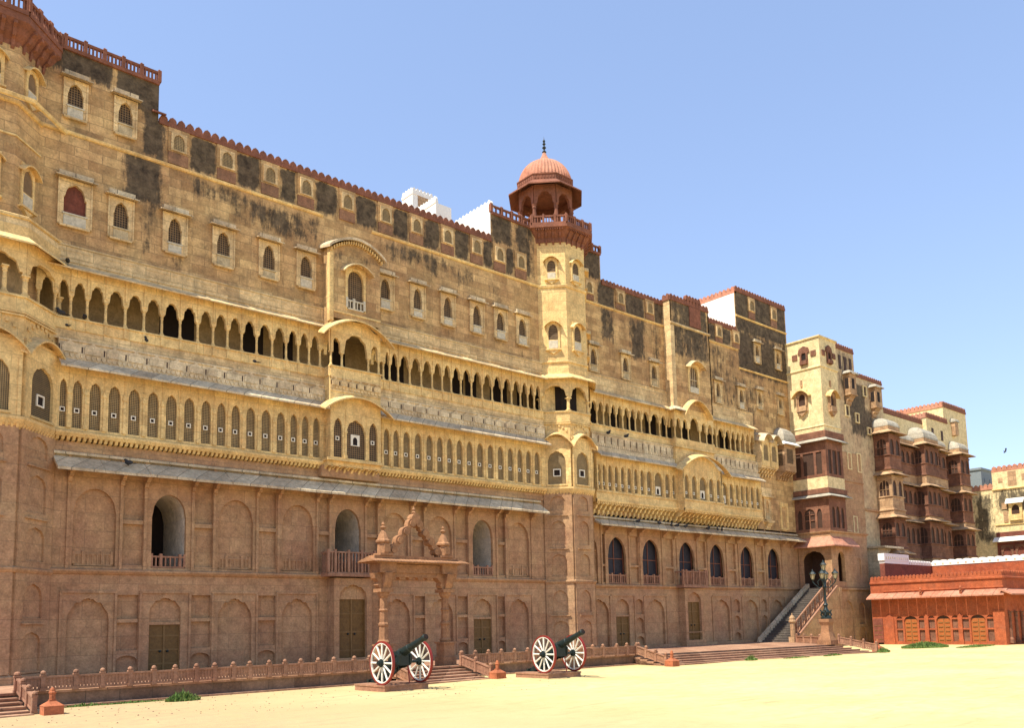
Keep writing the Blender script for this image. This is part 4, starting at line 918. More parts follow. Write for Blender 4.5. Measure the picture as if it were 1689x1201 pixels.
def tower_body(root, path, zt, low=None, stain=None, g2=True, faces_skip=(), ztop=21.9, open_w=.62, inner='dark'):
    FR = face_frames(path)
    mb = MB(); solid(mb, path, Z0, 8.9); mb.sweep(path, [(0, 3.92), (.1, 3.96), (.15, 4.04), (.15, 4.1), (0, 4.16)])
    mb.sweep(path, [(0, Z0), (.12, Z0), (.12, Z0 + .25), (0, Z0 + .32)])
    for fr, ln in FR:
        c = ln / 2; w_ = ln * .52
        cells = [(c, w_, [(.8, arch(w_, 1.75, .3, 'cusp', 12)), (2.5, arch(w_, 3.2, .42, 'cusp', 12)), (4.35, arch(w_, 5.15, .32, 'cusp', 12)), (5.95, arch(w_, 6.85, .35, 'cusp', 12)), (7.75, arch(w_, 8.2, .3, 'cusp', 12))])]
        mb.arcade(fr, .03, ln - .03, Z0 + .32, 8.65, cells, .075, .002, back=False)
        for z in (2.3, 5.72, 7.45): mb.box(fr, c - w_ / 2 - .1, c + w_ / 2 + .1, .075, .15, z, z + .05)
    mb.build('lower_body', 'lower', root)
    # screened storey
    mb = MB(); solid(mb, inset(path, -.02), 8.9, 12.4); mb.build('core', 'cream', root)
    mb = MB(); mb.sweep(path, [(0, 8.55), (0, 8.95), (.2, 8.95), (.2, 8.86), (.12, 8.72)])
    for fr, ln in FR:
        n = int(ln / .15)
        for i in range(n): mb.prof(fr, (i + .25) * ln / n, (i + .75) * ln / n, [(.0, 8.56), (.0, 8.74), (.16, 8.74), (.08, 8.6)])
    mb.build('dentil_cornice', 'cream', root)
    for k, (fr, ln) in enumerate(FR):
        w_ = ln * .62; c = ln / 2
        o = MB().arcade(fr, 0, ln, 8.95, 11.6, [(c, w_, [(9.1, arch(w_, 10.3, .55, 'cusp', 16))])], .13, .002)
        for e in (.07, ln - .07): o.box(fr, e - .05, e + .05, .13, .165, 8.96, 10.9)
        o.box(fr, c - w_ / 2 - .05, c + w_ / 2 + .05, .13, .18, 9.02, 9.1)
        o = o.build('screened_bay', 'cream', root)
        j = MB(); j.box(fr, c - w_ / 2 - .01, c + w_ / 2 + .01, .003, .03, 9.1, 10.9, 0); s_ = .2; pz = 9.72
        for q in ((-s_, s_, s_ - .05, s_), (-s_, s_, -s_, -s_ + .05), (-s_, -s_ + .05, -s_ + .05, s_ - .05), (s_ - .05, s_, -s_ + .05, s_ - .05)): j.box(fr, c + q[0], c + q[1], .03, .075, pz + q[2], pz + q[3], 1)
        j.box(fr, c - s_ + .05, c + s_ - .05, .03, .04, pz - s_ + .05, pz + s_ - .05, 2)
        j.build('jali_screen', ['jali', 'peep', 'dark'], o)
        bangla(root, 'curved_eave', fr, -.16, ln + .16, -.02, .42, 11.02, .72, .16, mat='cream', n=18)
        mb = MB(); tympanum(mb, fr, 0.02, ln - .02, -.02, .0, 11.6, 11.3, .6); mb.box(fr, 0, ln, 0, .06, 12.3, 12.36)
        for i in range(7):
            t_ = -1 + 2 * (i + .5) / 7; mb.box(fr, c + t_ * ln * .42 - .05, c + t_ * ln * .42 + .05, 0, .03, 11.75 + .45 * math.cos(t_ * 1.4), 11.87 + .45 * math.cos(t_ * 1.4))
        mb.build('spandrel', 'cream', root)
    mb = MB(); mb.sweep(path, [(-.15, 12.4), (.04, 12.4), (.04, 12.92), (.1, 12.93), (.1, 13.0), (-.15, 13.0)]); mb.build('balcony_parapet', 'cream', root)
    for k, (fr, ln) in enumerate(FR):
        c = ln / 2; w_ = ln - .2
        mb = MB().arcade(fr, 0, ln, 13.7, 14.9, [(c, w_, [(13.705, arch(w_ * .9, 13.8, .58, 'tri', 14, w_ * .05))])], .02, -.14); mb.build('balcony_arch', 'cream', root)
    for x, y in path: column(root, F(x, y + .08, 0), 0, 0, 13.0, 13.66, r=.085)
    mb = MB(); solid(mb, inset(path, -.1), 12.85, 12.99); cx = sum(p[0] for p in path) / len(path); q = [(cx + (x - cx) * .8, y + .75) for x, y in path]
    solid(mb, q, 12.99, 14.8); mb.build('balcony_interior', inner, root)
    mb = MB(); mb.sweep(path, [(0, 14.95), (.42, 14.66), (.42, 14.72), (0, 15.06)]); mb.build('top_eave', 'cream', root)
    mb = MB(); 
    for fr, ln in FR: mb.grid(fr, 0, ln, 14.9, ztop, [], d=0, step=.3, stain=stain)
    mb.build('upper_body', zt, root)
    mb = MB(); solid(mb, inset(path, -.01), 14.85, ztop)
    mb.sweep(path, [(0, 15.6), (.06, 15.62), (.06, 15.7), (0, 15.74)]); mb.sweep(path, [(0, 19.72), (.06, 19.75), (.09, 19.86), (0, 19.92)])
    mb.sweep(path, [(0, 14.98), (.05, 15.0), (.05, 15.35), (0, 15.38)]); mb.build('string_course', 'cream', root)
    return FR
DT = thing('domed_tower', (31.6, 32, Z0), 'half octagonal tower in mid facade, crowned by a red open kiosk with a ribbed dome', 'tower')
dpath = [(29.86, 32), (30.92, 30.94), (32.36, 30.94), (33.42, 32)]
FR = tower_body(DT, dpath, 'cream', ztop=22.35)
for fr, ln in FR: arch_window(DT, fr, ln / 2, 20.2, h=1.2, w_=.44); arch_window(DT, fr, ln / 2, 16.35, h=1.55, w_=.5)
mb = MB(); mb.wbox(29.9, 33.4, 31.95, 32.02, Z0, 22.3); mb.build('rear_wall', 'cream', DT)
# corbelled red balcony
ctr = (31.62, 32.76)
def octo(cx, cy, ap, a0=22.5): return [(cx + ap / math.cos(R(22.5)) * math.cos(R(a0 + 45 * i)), cy + ap / math.cos(R(22.5)) * math.sin(R(a0 + 45 * i))) for i in range(8)]
mb = MB(); ob = octo(*ctr, 1.8)
mb.sweep(ob, [(-.05, 22.25), (.02, 22.25), (.06, 22.5), (.2, 22.65), (.35, 22.85), (.5, 22.92), (.5, 23.05), (-.05, 23.05)], closed=True)
mb.add([(x, y, 23.06) for x, y in octo(*ctr, 2.2)], [tuple(range(8))])
mb.build('corbel_slab', 'red', DT)
mb = MB()
for i in range(8):
    p, q = ob[i], ob[(i + 1) % 8]; ln = math.dist(p, q); fr = F(p[0], p[1], math.degrees(math.atan2(q[1] - p[1], q[0] - p[0])))
    for k in range(4): bracket(mb, fr, (k + .5) * ln / 4, 22.12, 22.88, .42, .09)
    for k in range(12): mb.box(fr, (k + .3) * ln / 12, (k + .7) * ln / 12, .3, .46, 22.8, 22.92)
mb.build('corbel_brackets', 'red', DT)
op = octo(*ctr, 2.2)
for i in range(8):
    p, q = op[i], op[(i + 1) % 8]; ln = math.dist(p, q); fr = F(p[0], p[1], math.degrees(math.atan2(q[1] - p[1], q[0] - p[0])))
    if p[1] < 33.6 or q[1] < 33.6: railing(DT, fr, 0, ln, 23.05, 23.6, step=.6, name='balcony_railing', balu=.13)
# kiosk
K = (31.42, 32.85); ok = octo(*K, 1.42)
mb = MB(); mb.sweep(ok, [(-1.3, 22.95), (.12, 22.95), (.12, 23.2), (-1.3, 23.2)], closed=True); mb.build('kiosk_floor', 'red', DT)
for x, y in ok:
    mb = MB(); mb.lathe(x, y, [(.13, 23.2), (.15, 23.4), (.10, 23.5), (.12, 23.9), (.09, 24.3), (.13, 24.4), (.10, 24.48), (.15, 24.6)], 8)
    mb.build('kiosk_column', 'red', DT)
mb = MB()
for i in range(8):
    p, q = ok[i], ok[(i + 1) % 8]; ln = math.dist(p, q); fr = F(p[0], p[1], math.degrees(math.atan2(q[1] - p[1], q[0] - p[0])))
    mb.arcade(fr, 0, ln, 24.55, 25.7, [(ln / 2, ln - .2, [(24.555, arch((ln - .2) * .88, 24.66, .66, 'tri', 24, (ln - .2) * .06))])], .06, -.1)
mb.build('kiosk_arches', 'red', DT)
mb = MB(); mb.sweep(ok, [(.0, 25.98), (.6, 25.50), (.6, 25.57), (0, 26.06)], closed=True); mb.add([(x, y, 25.6) for x, y in octo(*K, 1.5)], [tuple(range(8))]); mb.build('kiosk_eave', 'red', DT)
mb = MB(); mb.sweep(ok, [(-.2, 25.95), (.1, 25.95), (.1, 26.26), (.14, 26.28), (.14, 26.33), (-.2, 26.33)], closed=True)
for i in range(8):
    p, q = ok[i], ok[(i + 1) % 8]; ln = math.dist(p, q); fr = F(p[0], p[1], math.degrees(math.atan2(q[1] - p[1], q[0] - p[0])))
    for k in range(7): mb.box(fr, (k + .28) * ln / 7, (k + .72) * ln / 7, .1, .125, 26.06, 26.2)
mb.build('dome_drum', 'red', DT)
n = 96; prof = []
for i in range(15):
    t_ = i / 14 * math.pi / 2; prof.append((1.54 * math.cos(t_) ** .80 if i < 14 else .3, 26.25 + 1.5 * math.sin(t_) ** 1.05))
prof[0] = (1.50, 26.25); prof = prof[:-2] + [(.46, 27.74), (.30, 27.9), (.17, 28.12), (.08, 28.36)]
MB().lathe(*K, prof, n, rib=.035, nr=1).build('dome', 'redpale', DT)
mb = MB(); mb.lathe(*K, [(.05, 28.3), (.13, 28.4), (.05, 28.5), (.04, 28.56), (.12, 28.66), (.04, 28.76), (.035, 28.8), (.10, 28.88), (.035, 28.96), (.08, 29.06), (.02, 29.16), (0, 29.36)], 10); mb.build('finial', 'iron', DT, smooth=True)

# ================================================================== CORNER TOWER on the left edge of the view
CT = thing('corner_tower', (4.4, 32, Z0), 'massive octagonal corner tower with curved eaves, cut off by the left edge of the photo', 'tower')
def ctp(x1, d, s_): return [(x1 - 2 * d - s_, 32), (x1 - d - s_, 32 - d), (x1 - d, 32 - d), (x1, 32)]
cl, cu = ctp(6.98, 1.3, 1.85), ctp(6.2, .92, 1.5)
# lower part with the wide plan, upper part with the narrower one
def corner():
    p = cl; FRc = tower_body(CT, p, 'creamdirty', ztop=15.7, stain=None, inner='buff')
    for k in (.36, .68): column(CT, F(p[1][0] + (p[2][0] - p[1][0]) * k, p[1][1] + .08, 0), 0, 0, 13.0, 13.9, r=.07)
    mb = MB(); 
    st = stain_fn([(-9, 9, 15.5, 15.9, .4), (-9, 9, 20.5, 23, .35)], .4)
    for fr, ln in face_frames(cu): mb.grid(fr, 0, ln, 15.6, 21.9, [], d=0, step=.3, stain=st)
    mb.build('upper_body', 'upper', CT)
    mb = MB(); solid(mb, inset(cu, -.01), 15.5, 21.9); mb.sweep(cu, [(0, 19.72), (.06, 19.75), (.09, 19.86), (0, 19.92)]); mb.sweep(cu, [(0, 18.6), (.04, 18.6), (.04, 18.66), (0, 18.66)]); mb.build('string_course', 'cream', CT)
    for fr, ln in face_frames(cu): arch_window(CT, fr, ln / 2, 20.2, h=1.2, w_=.44); arch_window(CT, fr, ln / 2, 16.35, h=1.55, w_=.5)
    mb = MB(); c0 = ((cu[1][0] + cu[2][0]) / 2, cu[1][1] + 1.75); ob = octo(*c0, 1.7)
    mb.sweep(ob, [(-.05, 21.6), (.02, 21.6), (.08, 21.95), (.25, 22.15), (.35, 22.35), (.5, 22.5), (.5, 22.75), (-.05, 22.75)], closed=True); mb.add([(x, y, 22.74) for x, y in octo(*c0, 2.2)], [tuple(range(8))]); mb.build('corbel_slab', 'red', CT)
    mb = MB()
    for i in range(8):
        q0, q1 = ob[i], ob[(i + 1) % 8]; ln = math.dist(q0, q1); fr = F(q0[0], q0[1], math.degrees(math.atan2(q1[1] - q0[1], q1[0] - q0[0])))
        for k in range(4): bracket(mb, fr, (k + .5) * ln / 4, 21.6, 22.45, .52, .11)
    mb.build('corbel_brackets', 'red', CT)
    op = octo(*c0, 2.15)
    for i in range(8):
        q0, q1 = op[i], op[(i + 1) % 8]; ln = math.dist(q0, q1); railing(CT, F(q0[0], q0[1], math.degrees(math.atan2(q1[1] - q0[1], q1[0] - q0[0]))), 0, ln, 22.75, 23.4, step=.6, name='balcony_railing', balu=.13)
corner()
mb = MB(); mb.wbox(0.8, 6.3, 32.01, 44, .3, 21.6); mb.build('rear_masonry', 'upper', CT)

# ================================================================== CREAM TOWER with entrance portico at the end of the facade
X0, Y0, X1 = 54.15, 29.4, 56.45
TT = thing('cream_tower', (55.5, 31, 0), 'pale cream square tower with brown screened storeys, behind the long staircase', 'tower')
tp = [(X0, 32.3), (X0, Y0), (X1, Y0), (X1, 32.3)]
fl, ff, fr3 = F(X0, 32.0, -90), F(0, Y0, 0), F(X1, Y0, 90)
mb = MB(); mb.wbox(X0, X1, Y0, 32.3, 14.3, 21.55); mb.sweep(tp, [(0, 19.3), (.07, 19.35), (.07, 19.45), (0, 19.5)]); mb.sweep(tp, [(0, 21.45), (.09, 21.5), (.09, 21.6), (0, 21.62)]); mb.sweep(tp, [(0, 15.1), (.05, 15.15), (.05, 15.2), (0, 15.25)]); mb.build('upper_storeys', 'pale', TT)
mb = MB(); mb.sweep(tp, [(0, 14.32), (.12, 14.32), (.12, 14.75), (.07, 14.8), (0, 14.82)]); mb.build('brown_moulding', 'brown', TT); mb = MB(); mb.sweep(tp, [(0, 10.42), (.12, 10.42), (.12, 10.75), (0, 10.8)]); mb.build('brown_moulding', 'brown', TT)
mb = MB(); mb.sweep(tp, [(0, 14.3), (.36, 14.06), (.36, 14.11), (0, 14.38)]); mb.build('eave', 'domewhite', TT)
mb = MB(); mb.sweep(tp, [(0, 10.38), (.36, 10.16), (.36, 10.21), (0, 10.44)]); mb.build('eave', 'domewhite', TT)
mb = MB(); mb.wbox(X0 + .06, X1 - .06, Y0 + .06, 32.2, 11.6, 14.28); mb.build('screened_storey', 'darkwood', TT)
mb = MB()
mb.arcade(fl, 0, 2.6, 11.6, 14.2, [(.45, .42, [(11.75, flat(.42, 13.4))]), (1.25, .82, [(11.8, flat(.82, 13.35))]), (2.05, .42, [(11.8, flat(.42, 13.35))])], .0, -.05)
mb.arcade(ff, X0, X1, 11.6, 14.2, [(X0 + .5, .4, [(11.8, flat(.4, 13.5))]), (X0 + 1.15, .5, [(11.8, flat(.5, 13.5))]), (X0 + 1.8, .4, [(11.8, flat(.4, 13.5))])], .0, -.05); mb.build('screen_frame', 'brown', TT)
mb = MB(); mb.wbox(X0 - .02, X1 + .02, Y0 - .02, 32.2, 10.8, 11.58); mb.build('cream_band', 'pale', TT)
mb = MB(); mb.wbox(X0 + .08, X1 - .08, Y0 + .08, 32.2, 7.8, 10.3); mb.build('arcade_core', 'darkwood', TT)
mb = MB()
mb.arcade(fl, 0, 2.6, 7.8, 10.35, [(.35, .36, [(8.05, arch(.36, 9.1, .3, 'cusp', 8))]), (1.1, .8, [(8.05, arch(.8, 9.1, .35, 'cusp', 12))]), (1.85, .36, [(8.05, arch(.36, 9.1, .3, 'cusp', 8))])], .0, -.07)
mb.arcade(ff, X0, X1, 7.8, 10.35, [(X0 + .55, .4, [(8.05, arch(.4, 9.2, .3, 'cusp', 8))]), (X0 + 1.15, .5, [(8.05, arch(.5, 9.2, .35, 'cusp', 8))]), (X0 + 1.8, .4, [(8.05, arch(.4, 9.2, .3, 'cusp', 8))])], .0, -.07)
mb.box(fl, .75, 1.45, -.06, -.02, 8.6, 8.66); mb.box(fl, 1.07, 1.13, -.06, -.02, 8.05, 9.3); mb.box(fl, .75, 1.45, -.06, -.02, 9.0, 9.05)
mb.build('arcade', 'brown', TT)

# decorated windows of the upper storeys
def big_window(fr, c, z0, s_=1.0):
    mb = MB(); mb.arcade(fr, c - .42 * s_, c + .42 * s_, z0, z0 + 1.5 * s_, [(c, .5 * s_, [(z0 + .45 * s_, arch(.5 * s_, z0 + .95 * s_, .35 * s_, 'cusp', 12))])], .12, .002)
    mb.box(fr, c - .36 * s_, c + .36 * s_, .12, .26, z0 + .02, z0 + .40 * s_); mb.prism(fr, [(c - .36 * s_, z0), (c, z0 - .32 * s_), (c + .36 * s_, z0)], 0, .2)
    for e in (-.36, .36): mb.box(fr, c + e * s_ - .04, c + e * s_ + .04, .12, .2, z0 + .4 * s_, z0 + 1.1 * s_)
    mb.box(fr, c - .07, c + .07, 0, .08, z0 + 1.85 * s_, z0 + 2.3 * s_)
    o = mb.build('balconied_window', 'tan', TT)
    MB().box(fr, c - .25 * s_, c + .25 * s_, .003, .03, z0 + .42 * s_, z0 + 1.35 * s_).build('lattice', 'darkwood', o)
    bangla(o, 'curved_hood', fr, c - .68 * s_, c + .68 * s_, 0, .4, z0 + 1.05 * s_, .5 * s_, .1, mat='cream', n=14)
big_window(fl, 1.1, 16.35, 1.0); big_window(ff, X0 + 1.15, 16.2, 1.0)
for fr, c in ((fl, 1.42), (ff, X0 + 1.2)):
    mb = MB(); mb.arcade(fr, c - .3, c + .3, 19.7, 20.9, [(c, .34, [(20.05, arch(.34, 20.4, .25, 'cusp', 10))])], .1, .002); mb.prism(fr, [(c - .45, 20.55), (c + .45, 20.55), (c + .36, 20.9), (c, 21.08), (c - .36, 20.9)], 0, .08)
    mb.box(fr, c - .26, c + .26, .1, .22, 19.72, 19.98)
    for e in (-.72, .72): mb.box(fr, c + e - .2, c + e + .2, .002, .06, 20.2, 20.6)
    o = mb.build('carved_window', 'brown', TT); MB().box(fr, c - .17, c + .17, .003, .02, 20.05, 20.65).build('lattice', 'dark', o)
# portico storey and base
XP, YP, XE = 54.25, 29.5, 59.3
mb = MB(); 
fpl, fpf = F(XP, 32.0, -90), F(0, YP, 0)
mb.arcade(fpl, 0, 2.5, 3.95, 7.1, [(1.12, 1.72, [(3.96, arch(1.72, 5.9, .62, 'cusp', 18))])], 0, -.25)
mb.arcade(fpf, XP, XE, 3.95, 7.7, [(55.55, .95, [(4.35, arch(.95, 5.9, .55, 'cusp', 14))]), (57.9, .7, [(4.6, flat(.7, 6.0))])], 0, -.25)
mb.box(fpf, 57.55, 58.25, -.2, -.06, 4.6, 6.0)
mb.wbox(XP, XE, YP + .01, 32.2, 7.1, 7.8); mb.wbox(XE - .2, XE, YP + .3, 32.2, 3.9, 7.1); mb.wbox(56.4, XE, YP + .3, YP + .5, 3.9, 7.1)
mb.wbox(XP, XE, YP + .095, 32.2, 0, 3.9)
mb.sweep([(XP, 32), (XP, YP), (XE, YP), (XE, 32)], [(0, 7.7), (.1, 7.72), (.14, 7.82), (0, 7.86)])
mb.arcade(fpf, XP, XE, 0, 3.9, [(54.75, .5, [(.35, flat(.5, 2.9))]), (56.1, 1.35, [(.3, arch(1.35, 2.3, .75, 'cusp', 14))]), (58.0, .9, [(.3, arch(.9, .9, .3, 'cusp', 8)), (1.4, arch(.9, 2.5, .4, 'cusp', 8))])], 0.0, -.09, back=False)
mb.arcade(fpl, 0, 2.5, 0, 3.9, [], 0, -.09, back=False)
mb.box(fpf, XP - .05, XE, 0, .14, 3.78, 3.92)
mb.build('portico', 'lower', TT)
mb = MB(); mb.wbox(XP + 1.6, 56.6, 30.3, 32.2, 3.95, 7.05); mb.wbox(XP + .3, XP + 1.7, 31.9, 32.2, 3.95, 7.05); mb.wbox(56.55, 57.2, YP + .5, 32.2, 3.95, 7.05); mb.build('portico_interior', 'darkwood', TT)
mb = MB(); mb.sweep([(XP, 32), (XP, YP), (57.2, YP)], [(0, 7.35), (.55, 6.72), (.55, 6.80), (0, 7.45)]); mb.build('portico_eave', 'redpale', TT)
mb = MB()
mb.sweep([(XP, 32), (XP, YP), (57.2, YP), (57.2, 32)], [(0.0, 7.88), (.05, 7.88), (.05, 7.95), (0, 8.0)]); mb.build('portico_cap', 'tan', TT)
# stepped wall to the right of the tower
YR = 31.0; fw = F(0, YR, 0)
stP = stain_fn([(59.3, 62.3, 18.8, 22.4, .55), (60.3, 63.6, 17.2, 19.9, 1.0), (61.0, 65, 15.6, 18.2, .85), (59.5, 63.5, 14.2, 17.2, .40), (63, 66.5, 13, 17, .45), (58.5, 60.2, 13, 21, .25)], .5)
RWall = thing('stepped_rear_wall', (61, YR, 0), 'tall patched cream house wall stepping down behind the square tower, with black mould patches', 'house')
mb = MB(); mb.grid(fw, X1, 62.2, 0, 22.2, [], d=0, step=.3, stain=stP); mb.grid(fw, 62.2, 66.6, 0, 20.5, [], d=0, step=.3, stain=stP); mb.wbox(X1, 62.2, YR + .01, 38, 0, 22.15); mb.wbox(62.2, 66.6, YR + .01, 36, 0, 20.45)
mb.build('wall', 'palewall', RWall)
mb = MB(); mb.grid(fw, 59.3, 62.3, 7.3, 14.2, [], d=.06, step=1); mb.prof(fw, 57.2, 62.3, [(0, 11.9), (.12, 11.95), (.12, 12.02), (0, 12.05)]); mb.prof(fw, 62.3, 65.5, [(0, 9.9), (.1, 9.95), (.1, 10.1), (0, 10.15)]); mb.build('pink_plaster_patch', 'lower', RWall)
crenels(RWall, fw, 58.2, 62.2, 22.15, 22.6, step=.33); crenels(RWall, fw, 62.2, 66.6, 20.42, 20.8, step=.33)
mb = MB(); 
for a in (59.2, 60.0, 60.8, 61.6): mb.box(fw, a - .16, a + .16, .002, .04, 20.6, 21.7)
mb.build('narrow_slots', 'darkwood', RWall)
for a, z, h in ((60.6, 17.0, .9), (60.4, 12.9, 1.3), (61.9, 12.8, 1.5), (60.7, 8.1, 1.3), (62.1, 16.7, .8), (63.6, 19.0, .9), (63.9, 16.0, .6), (65.0, 15.9, .5)):
    mb = MB().arcade(fw, a - .32, a + .32, z, z + h, [(a, .4, [(z + .08, flat(.4, z + h - .08))])], .09, .002); o = mb.build('small_window', 'pale', RWall); MB().box(fw, a - .2, a + .2, .003, .02, z + .08, z + h - .08).build('pane', 'darkwood', o)
for a, z in ((60.9, 18.6), (64.9, 18.2)):
    q = F(0, YR - .5, 0)
    mb = MB(); mb.wbox(a - .5, a + .5, YR - .5, YR, z, z + 1.7); bracket(mb, fw, a, z - .7, z, .45, .7); mb.box(q, a - .55, a + .55, 0, .06, z + .0, z + .1); o = mb.build('small_jharokha', 'tan', RWall)
    mb = MB(); mb.box(q, a - .2, a + .2, 0, .01, z + .5, z + 1.3); mb.box(F(a - .5, YR, -90), .1, .4, 0, .01, z + .5, z + 1.3); mb.build('opening', 'dark', o)
    mb = MB(); mb.sweep([(a - .5, YR), (a - .5, YR - .5), (a + .5, YR - .5), (a + .5, YR)], [(0, z + 1.75), (.2, z + 1.64), (.2, z + 1.69), (0, z + 1.9)]); mb.build('eave', 'domewhite', o)
mb = MB(); mb.wbox(62.3, 65.4, 29.6, YR, 7.0, 7.15); mb.wbox(62.5, 65.3, 30.2, YR, 0, 7.0); mb.build('lean_to', 'frieze', RWall)

# ================================================================== BROWN JHAROKHA HOUSE
BH = thing('balconied_house', (73, 31, 0), 'brown sandstone house with tiers of enclosed balconies under white domed roofs', 'house')
fb = F(0, 31.3, 0)
mb = MB(); mb.grid(fb, 66.6, 82.5, 0, 18.4, [], d=0, step=.6, stain=stain_fn([(66, 83, 9, 10.5, .4), (66, 83, 12.2, 13.4, .4)], .8)); mb.wbox(66.6, 82.5, 31.31, 38, 0, 18.35); mb.build('wall', 'tan', BH)
mb = MB(); mb.wbox(66.0, 76.8, 31.25, 31.29, 16.6, 18.3); mb.wbox(74.3, 79.5, 30.9, 38, 16.5, 18.95); mb.wbox(78.2, 83.2, 31.0, 39.5, 16.5, 20.5); mb.build('roof_storey', 'pale', BH)
crenels(BH, fb, 66.6, 74.3, 18.35, 18.85, step=.32); crenels(BH, F(0, 30.9, 0), 74.3, 78.6, 18.9, 19.4, step=.32); crenels(BH, F(74.3, 33.5, -90), 0, 2.6, 18.9, 19.4, step=.32, mat='redpale')
crenels(BH, F(0, 31.0, 0), 78.2, 83.2, 20.45, 21.0, step=.36); crenels(BH, F(78.2, 39.5, -90), 0, 8.5, 20.45, 21.0, step=.36, mat='redpale')
mb = MB(); 
for a in (75.4, 77.3): mb.box(F(0, 30.9, 0), a - .2, a + .2, .002, .03, 17.2, 18.1)
mb.build('small_windows', 'darkwood', BH)
def mini_dome(root, x0, x1, y0, y1, z, h):
    mb = MB(); vs = []; cx = (x0 + x1) / 2
    L_ = [(1.0, 0), (1.0, .12), (.95, .4), (.82, .66), (.6, .85), (.3, .96), (.06, 1.0), (.03, 1.15)]
    for s_, q in L_:
        for x, y in ((x0, y0), (x1, y0), (x1, y1), (x0, y1)): vs.append((cx + (x - cx) * s_, y1 + (y - y1) * s_, z + h * q))
    mb.add(vs, [(i * 4 + k, i * 4 + (k + 1) % 4, i * 4 + 4 + (k + 1) % 4, i * 4 + 4 + k) for i in range(len(L_) - 1) for k in range(4)] + [(0, 1, 2, 3)])
    return mb.build('white_dome', 'domewhite', root)
def jharokha(x0, x1, yf, yw, levels, cap=None, litwin=True):
    """levels: [(z_bottom, z_top, body_material)] stacked, an eave above each"""
    fl_, fq, frr = F(x0, yw, -90), F(0, yf, 0), F(x1, yf, 90)
    o = None
    for k, (z0, z1, mt) in enumerate(levels):
        mb = MB(); mb.wbox(x0 + .06, x1 - .06, yf + .06, yw, z0, z1); o = mb.build('balcony_storey', 'darkwood', BH)
        mb = MB(); D = yw - yf; h = z1 - z0; zs = z0 + h * .42
        cf = [(D * .5, D * .62, [(zs, arch(D * .62, z0 + h * .72, h * .14, 'cusp', 10))])]
        W_ = x1 - x0; n = max(1, int(W_ / .8)); ca = [(x0 + (i + .5) * W_ / n, W_ / n * .62, [(zs, arch(W_ / n * .62, z0 + h * .72, h * .14, 'cusp', 8))]) for i in range(n)]
        mb.arcade(fl_, 0, D, z0, z1, cf, 0, -.05); mb.arcade(fq, x0, x1, z0, z1, ca, 0, -.05); mb.arcade(frr, 0, D, z0, z1, cf, 0, -.05)
        pth = [(x0, yw), (x0, yf), (x1, yf), (x1, yw)]
        mb.sweep(pth, [(0, zs - .12), (.07, zs - .1), (.07, zs - .02), (0, zs)]); mb.sweep(pth, [(0, z0), (.1, z0), (.1, z0 + .1), (0, z0 + .16)]); mb.sweep(pth, [(0, z1 - .3), (.06, z1 - .28), (.06, z1 - .2), (0, z1 - .18)])
        mb.build('carved_frame', mt, o)
        g_ = MB(); 
        for q in (.33, .66): g_.box(fl_, D * (.19 + .62 * q) - .02, D * (.19 + .62 * q) + .02, -.05, -.01, zs, z0 + h * .85)
        g_.box(fl_, D * .19, D * .81, -.05, -.01, z0 + h * .6 - .02, z0 + h * .6 + .02)
        g_.build('window_bars', 'tan' if mt == 'tan' else 'brown', o)
        mb = MB(); mb.sweep(pth, [(0, z1 + .22), (.45, z1), (.45, z1 + .06), (0, z1 + .32)]); mb.build('eave', 'tan', o)
        mb = MB(); mb.wbox(x0 - .03, x1 + .03, yf - .03, yw, z1 + .25, levels[k - 1][0] if k else z1 + .62); mb.build('band', 'tan', o)
    if cap: mini_dome(BH, x0 - .05, x1 + .05, yf - .05, yw + .4, levels[0][1] + .6, cap)
jharokha(64.55, 66.45, 29.78, 31.0, [(13.2, 16.05, 'brown'), (10.0, 12.75, 'tan'), (7.0, 9.4, 'brown'), (3.5, 6.6, 'brown')], .85)
jharokha(66.7, 71.2, 30.75, 31.3, [(13.4, 15.7, 'brown'), (10.0, 12.4, 'brown'), (6.5, 9.4, 'brown'), (3.5, 6.0, 'brown')], .75)
jharokha(71.2, 73.9, 29.95, 31.3, [(13.4, 15.95, 'brown'), (10.0, 12.45, 'brown'), (6.5, 9.55, 'brown'), (3.5, 6.0, 'brown')], 1.25)
jharokha(73.95, 77.0, 30.6, 31.3, [(13.6, 15.95, 'brown'), (10.0, 12.45, 'brown'), (6.5, 9.55, 'brown'), (3.5, 6.0, 'brown')], .75)
jharokha(78.5, 80.5, 30.02, 31.3, [(13.2, 15.95, 'brown'), (9.9, 12.5, 'brown'), (6.9, 9.25, 'brown'), (3.5, 6.4, 'brown')], .9)
mb = MB(); mb.wbox(82.5, 85, 31.6, 38, 0, 12.3); mb.build('low_wing', 'palewall', BH)
mb = MB(); mb.wbox(79.6, 80.3, 30.6, 31.0, 18.0, 19.2); o = mb.build('rooftop_turret', 'tan', BH)
mini_dome(BH, 79.5, 80.4, 30.5, 31.1, 19.2, .4)

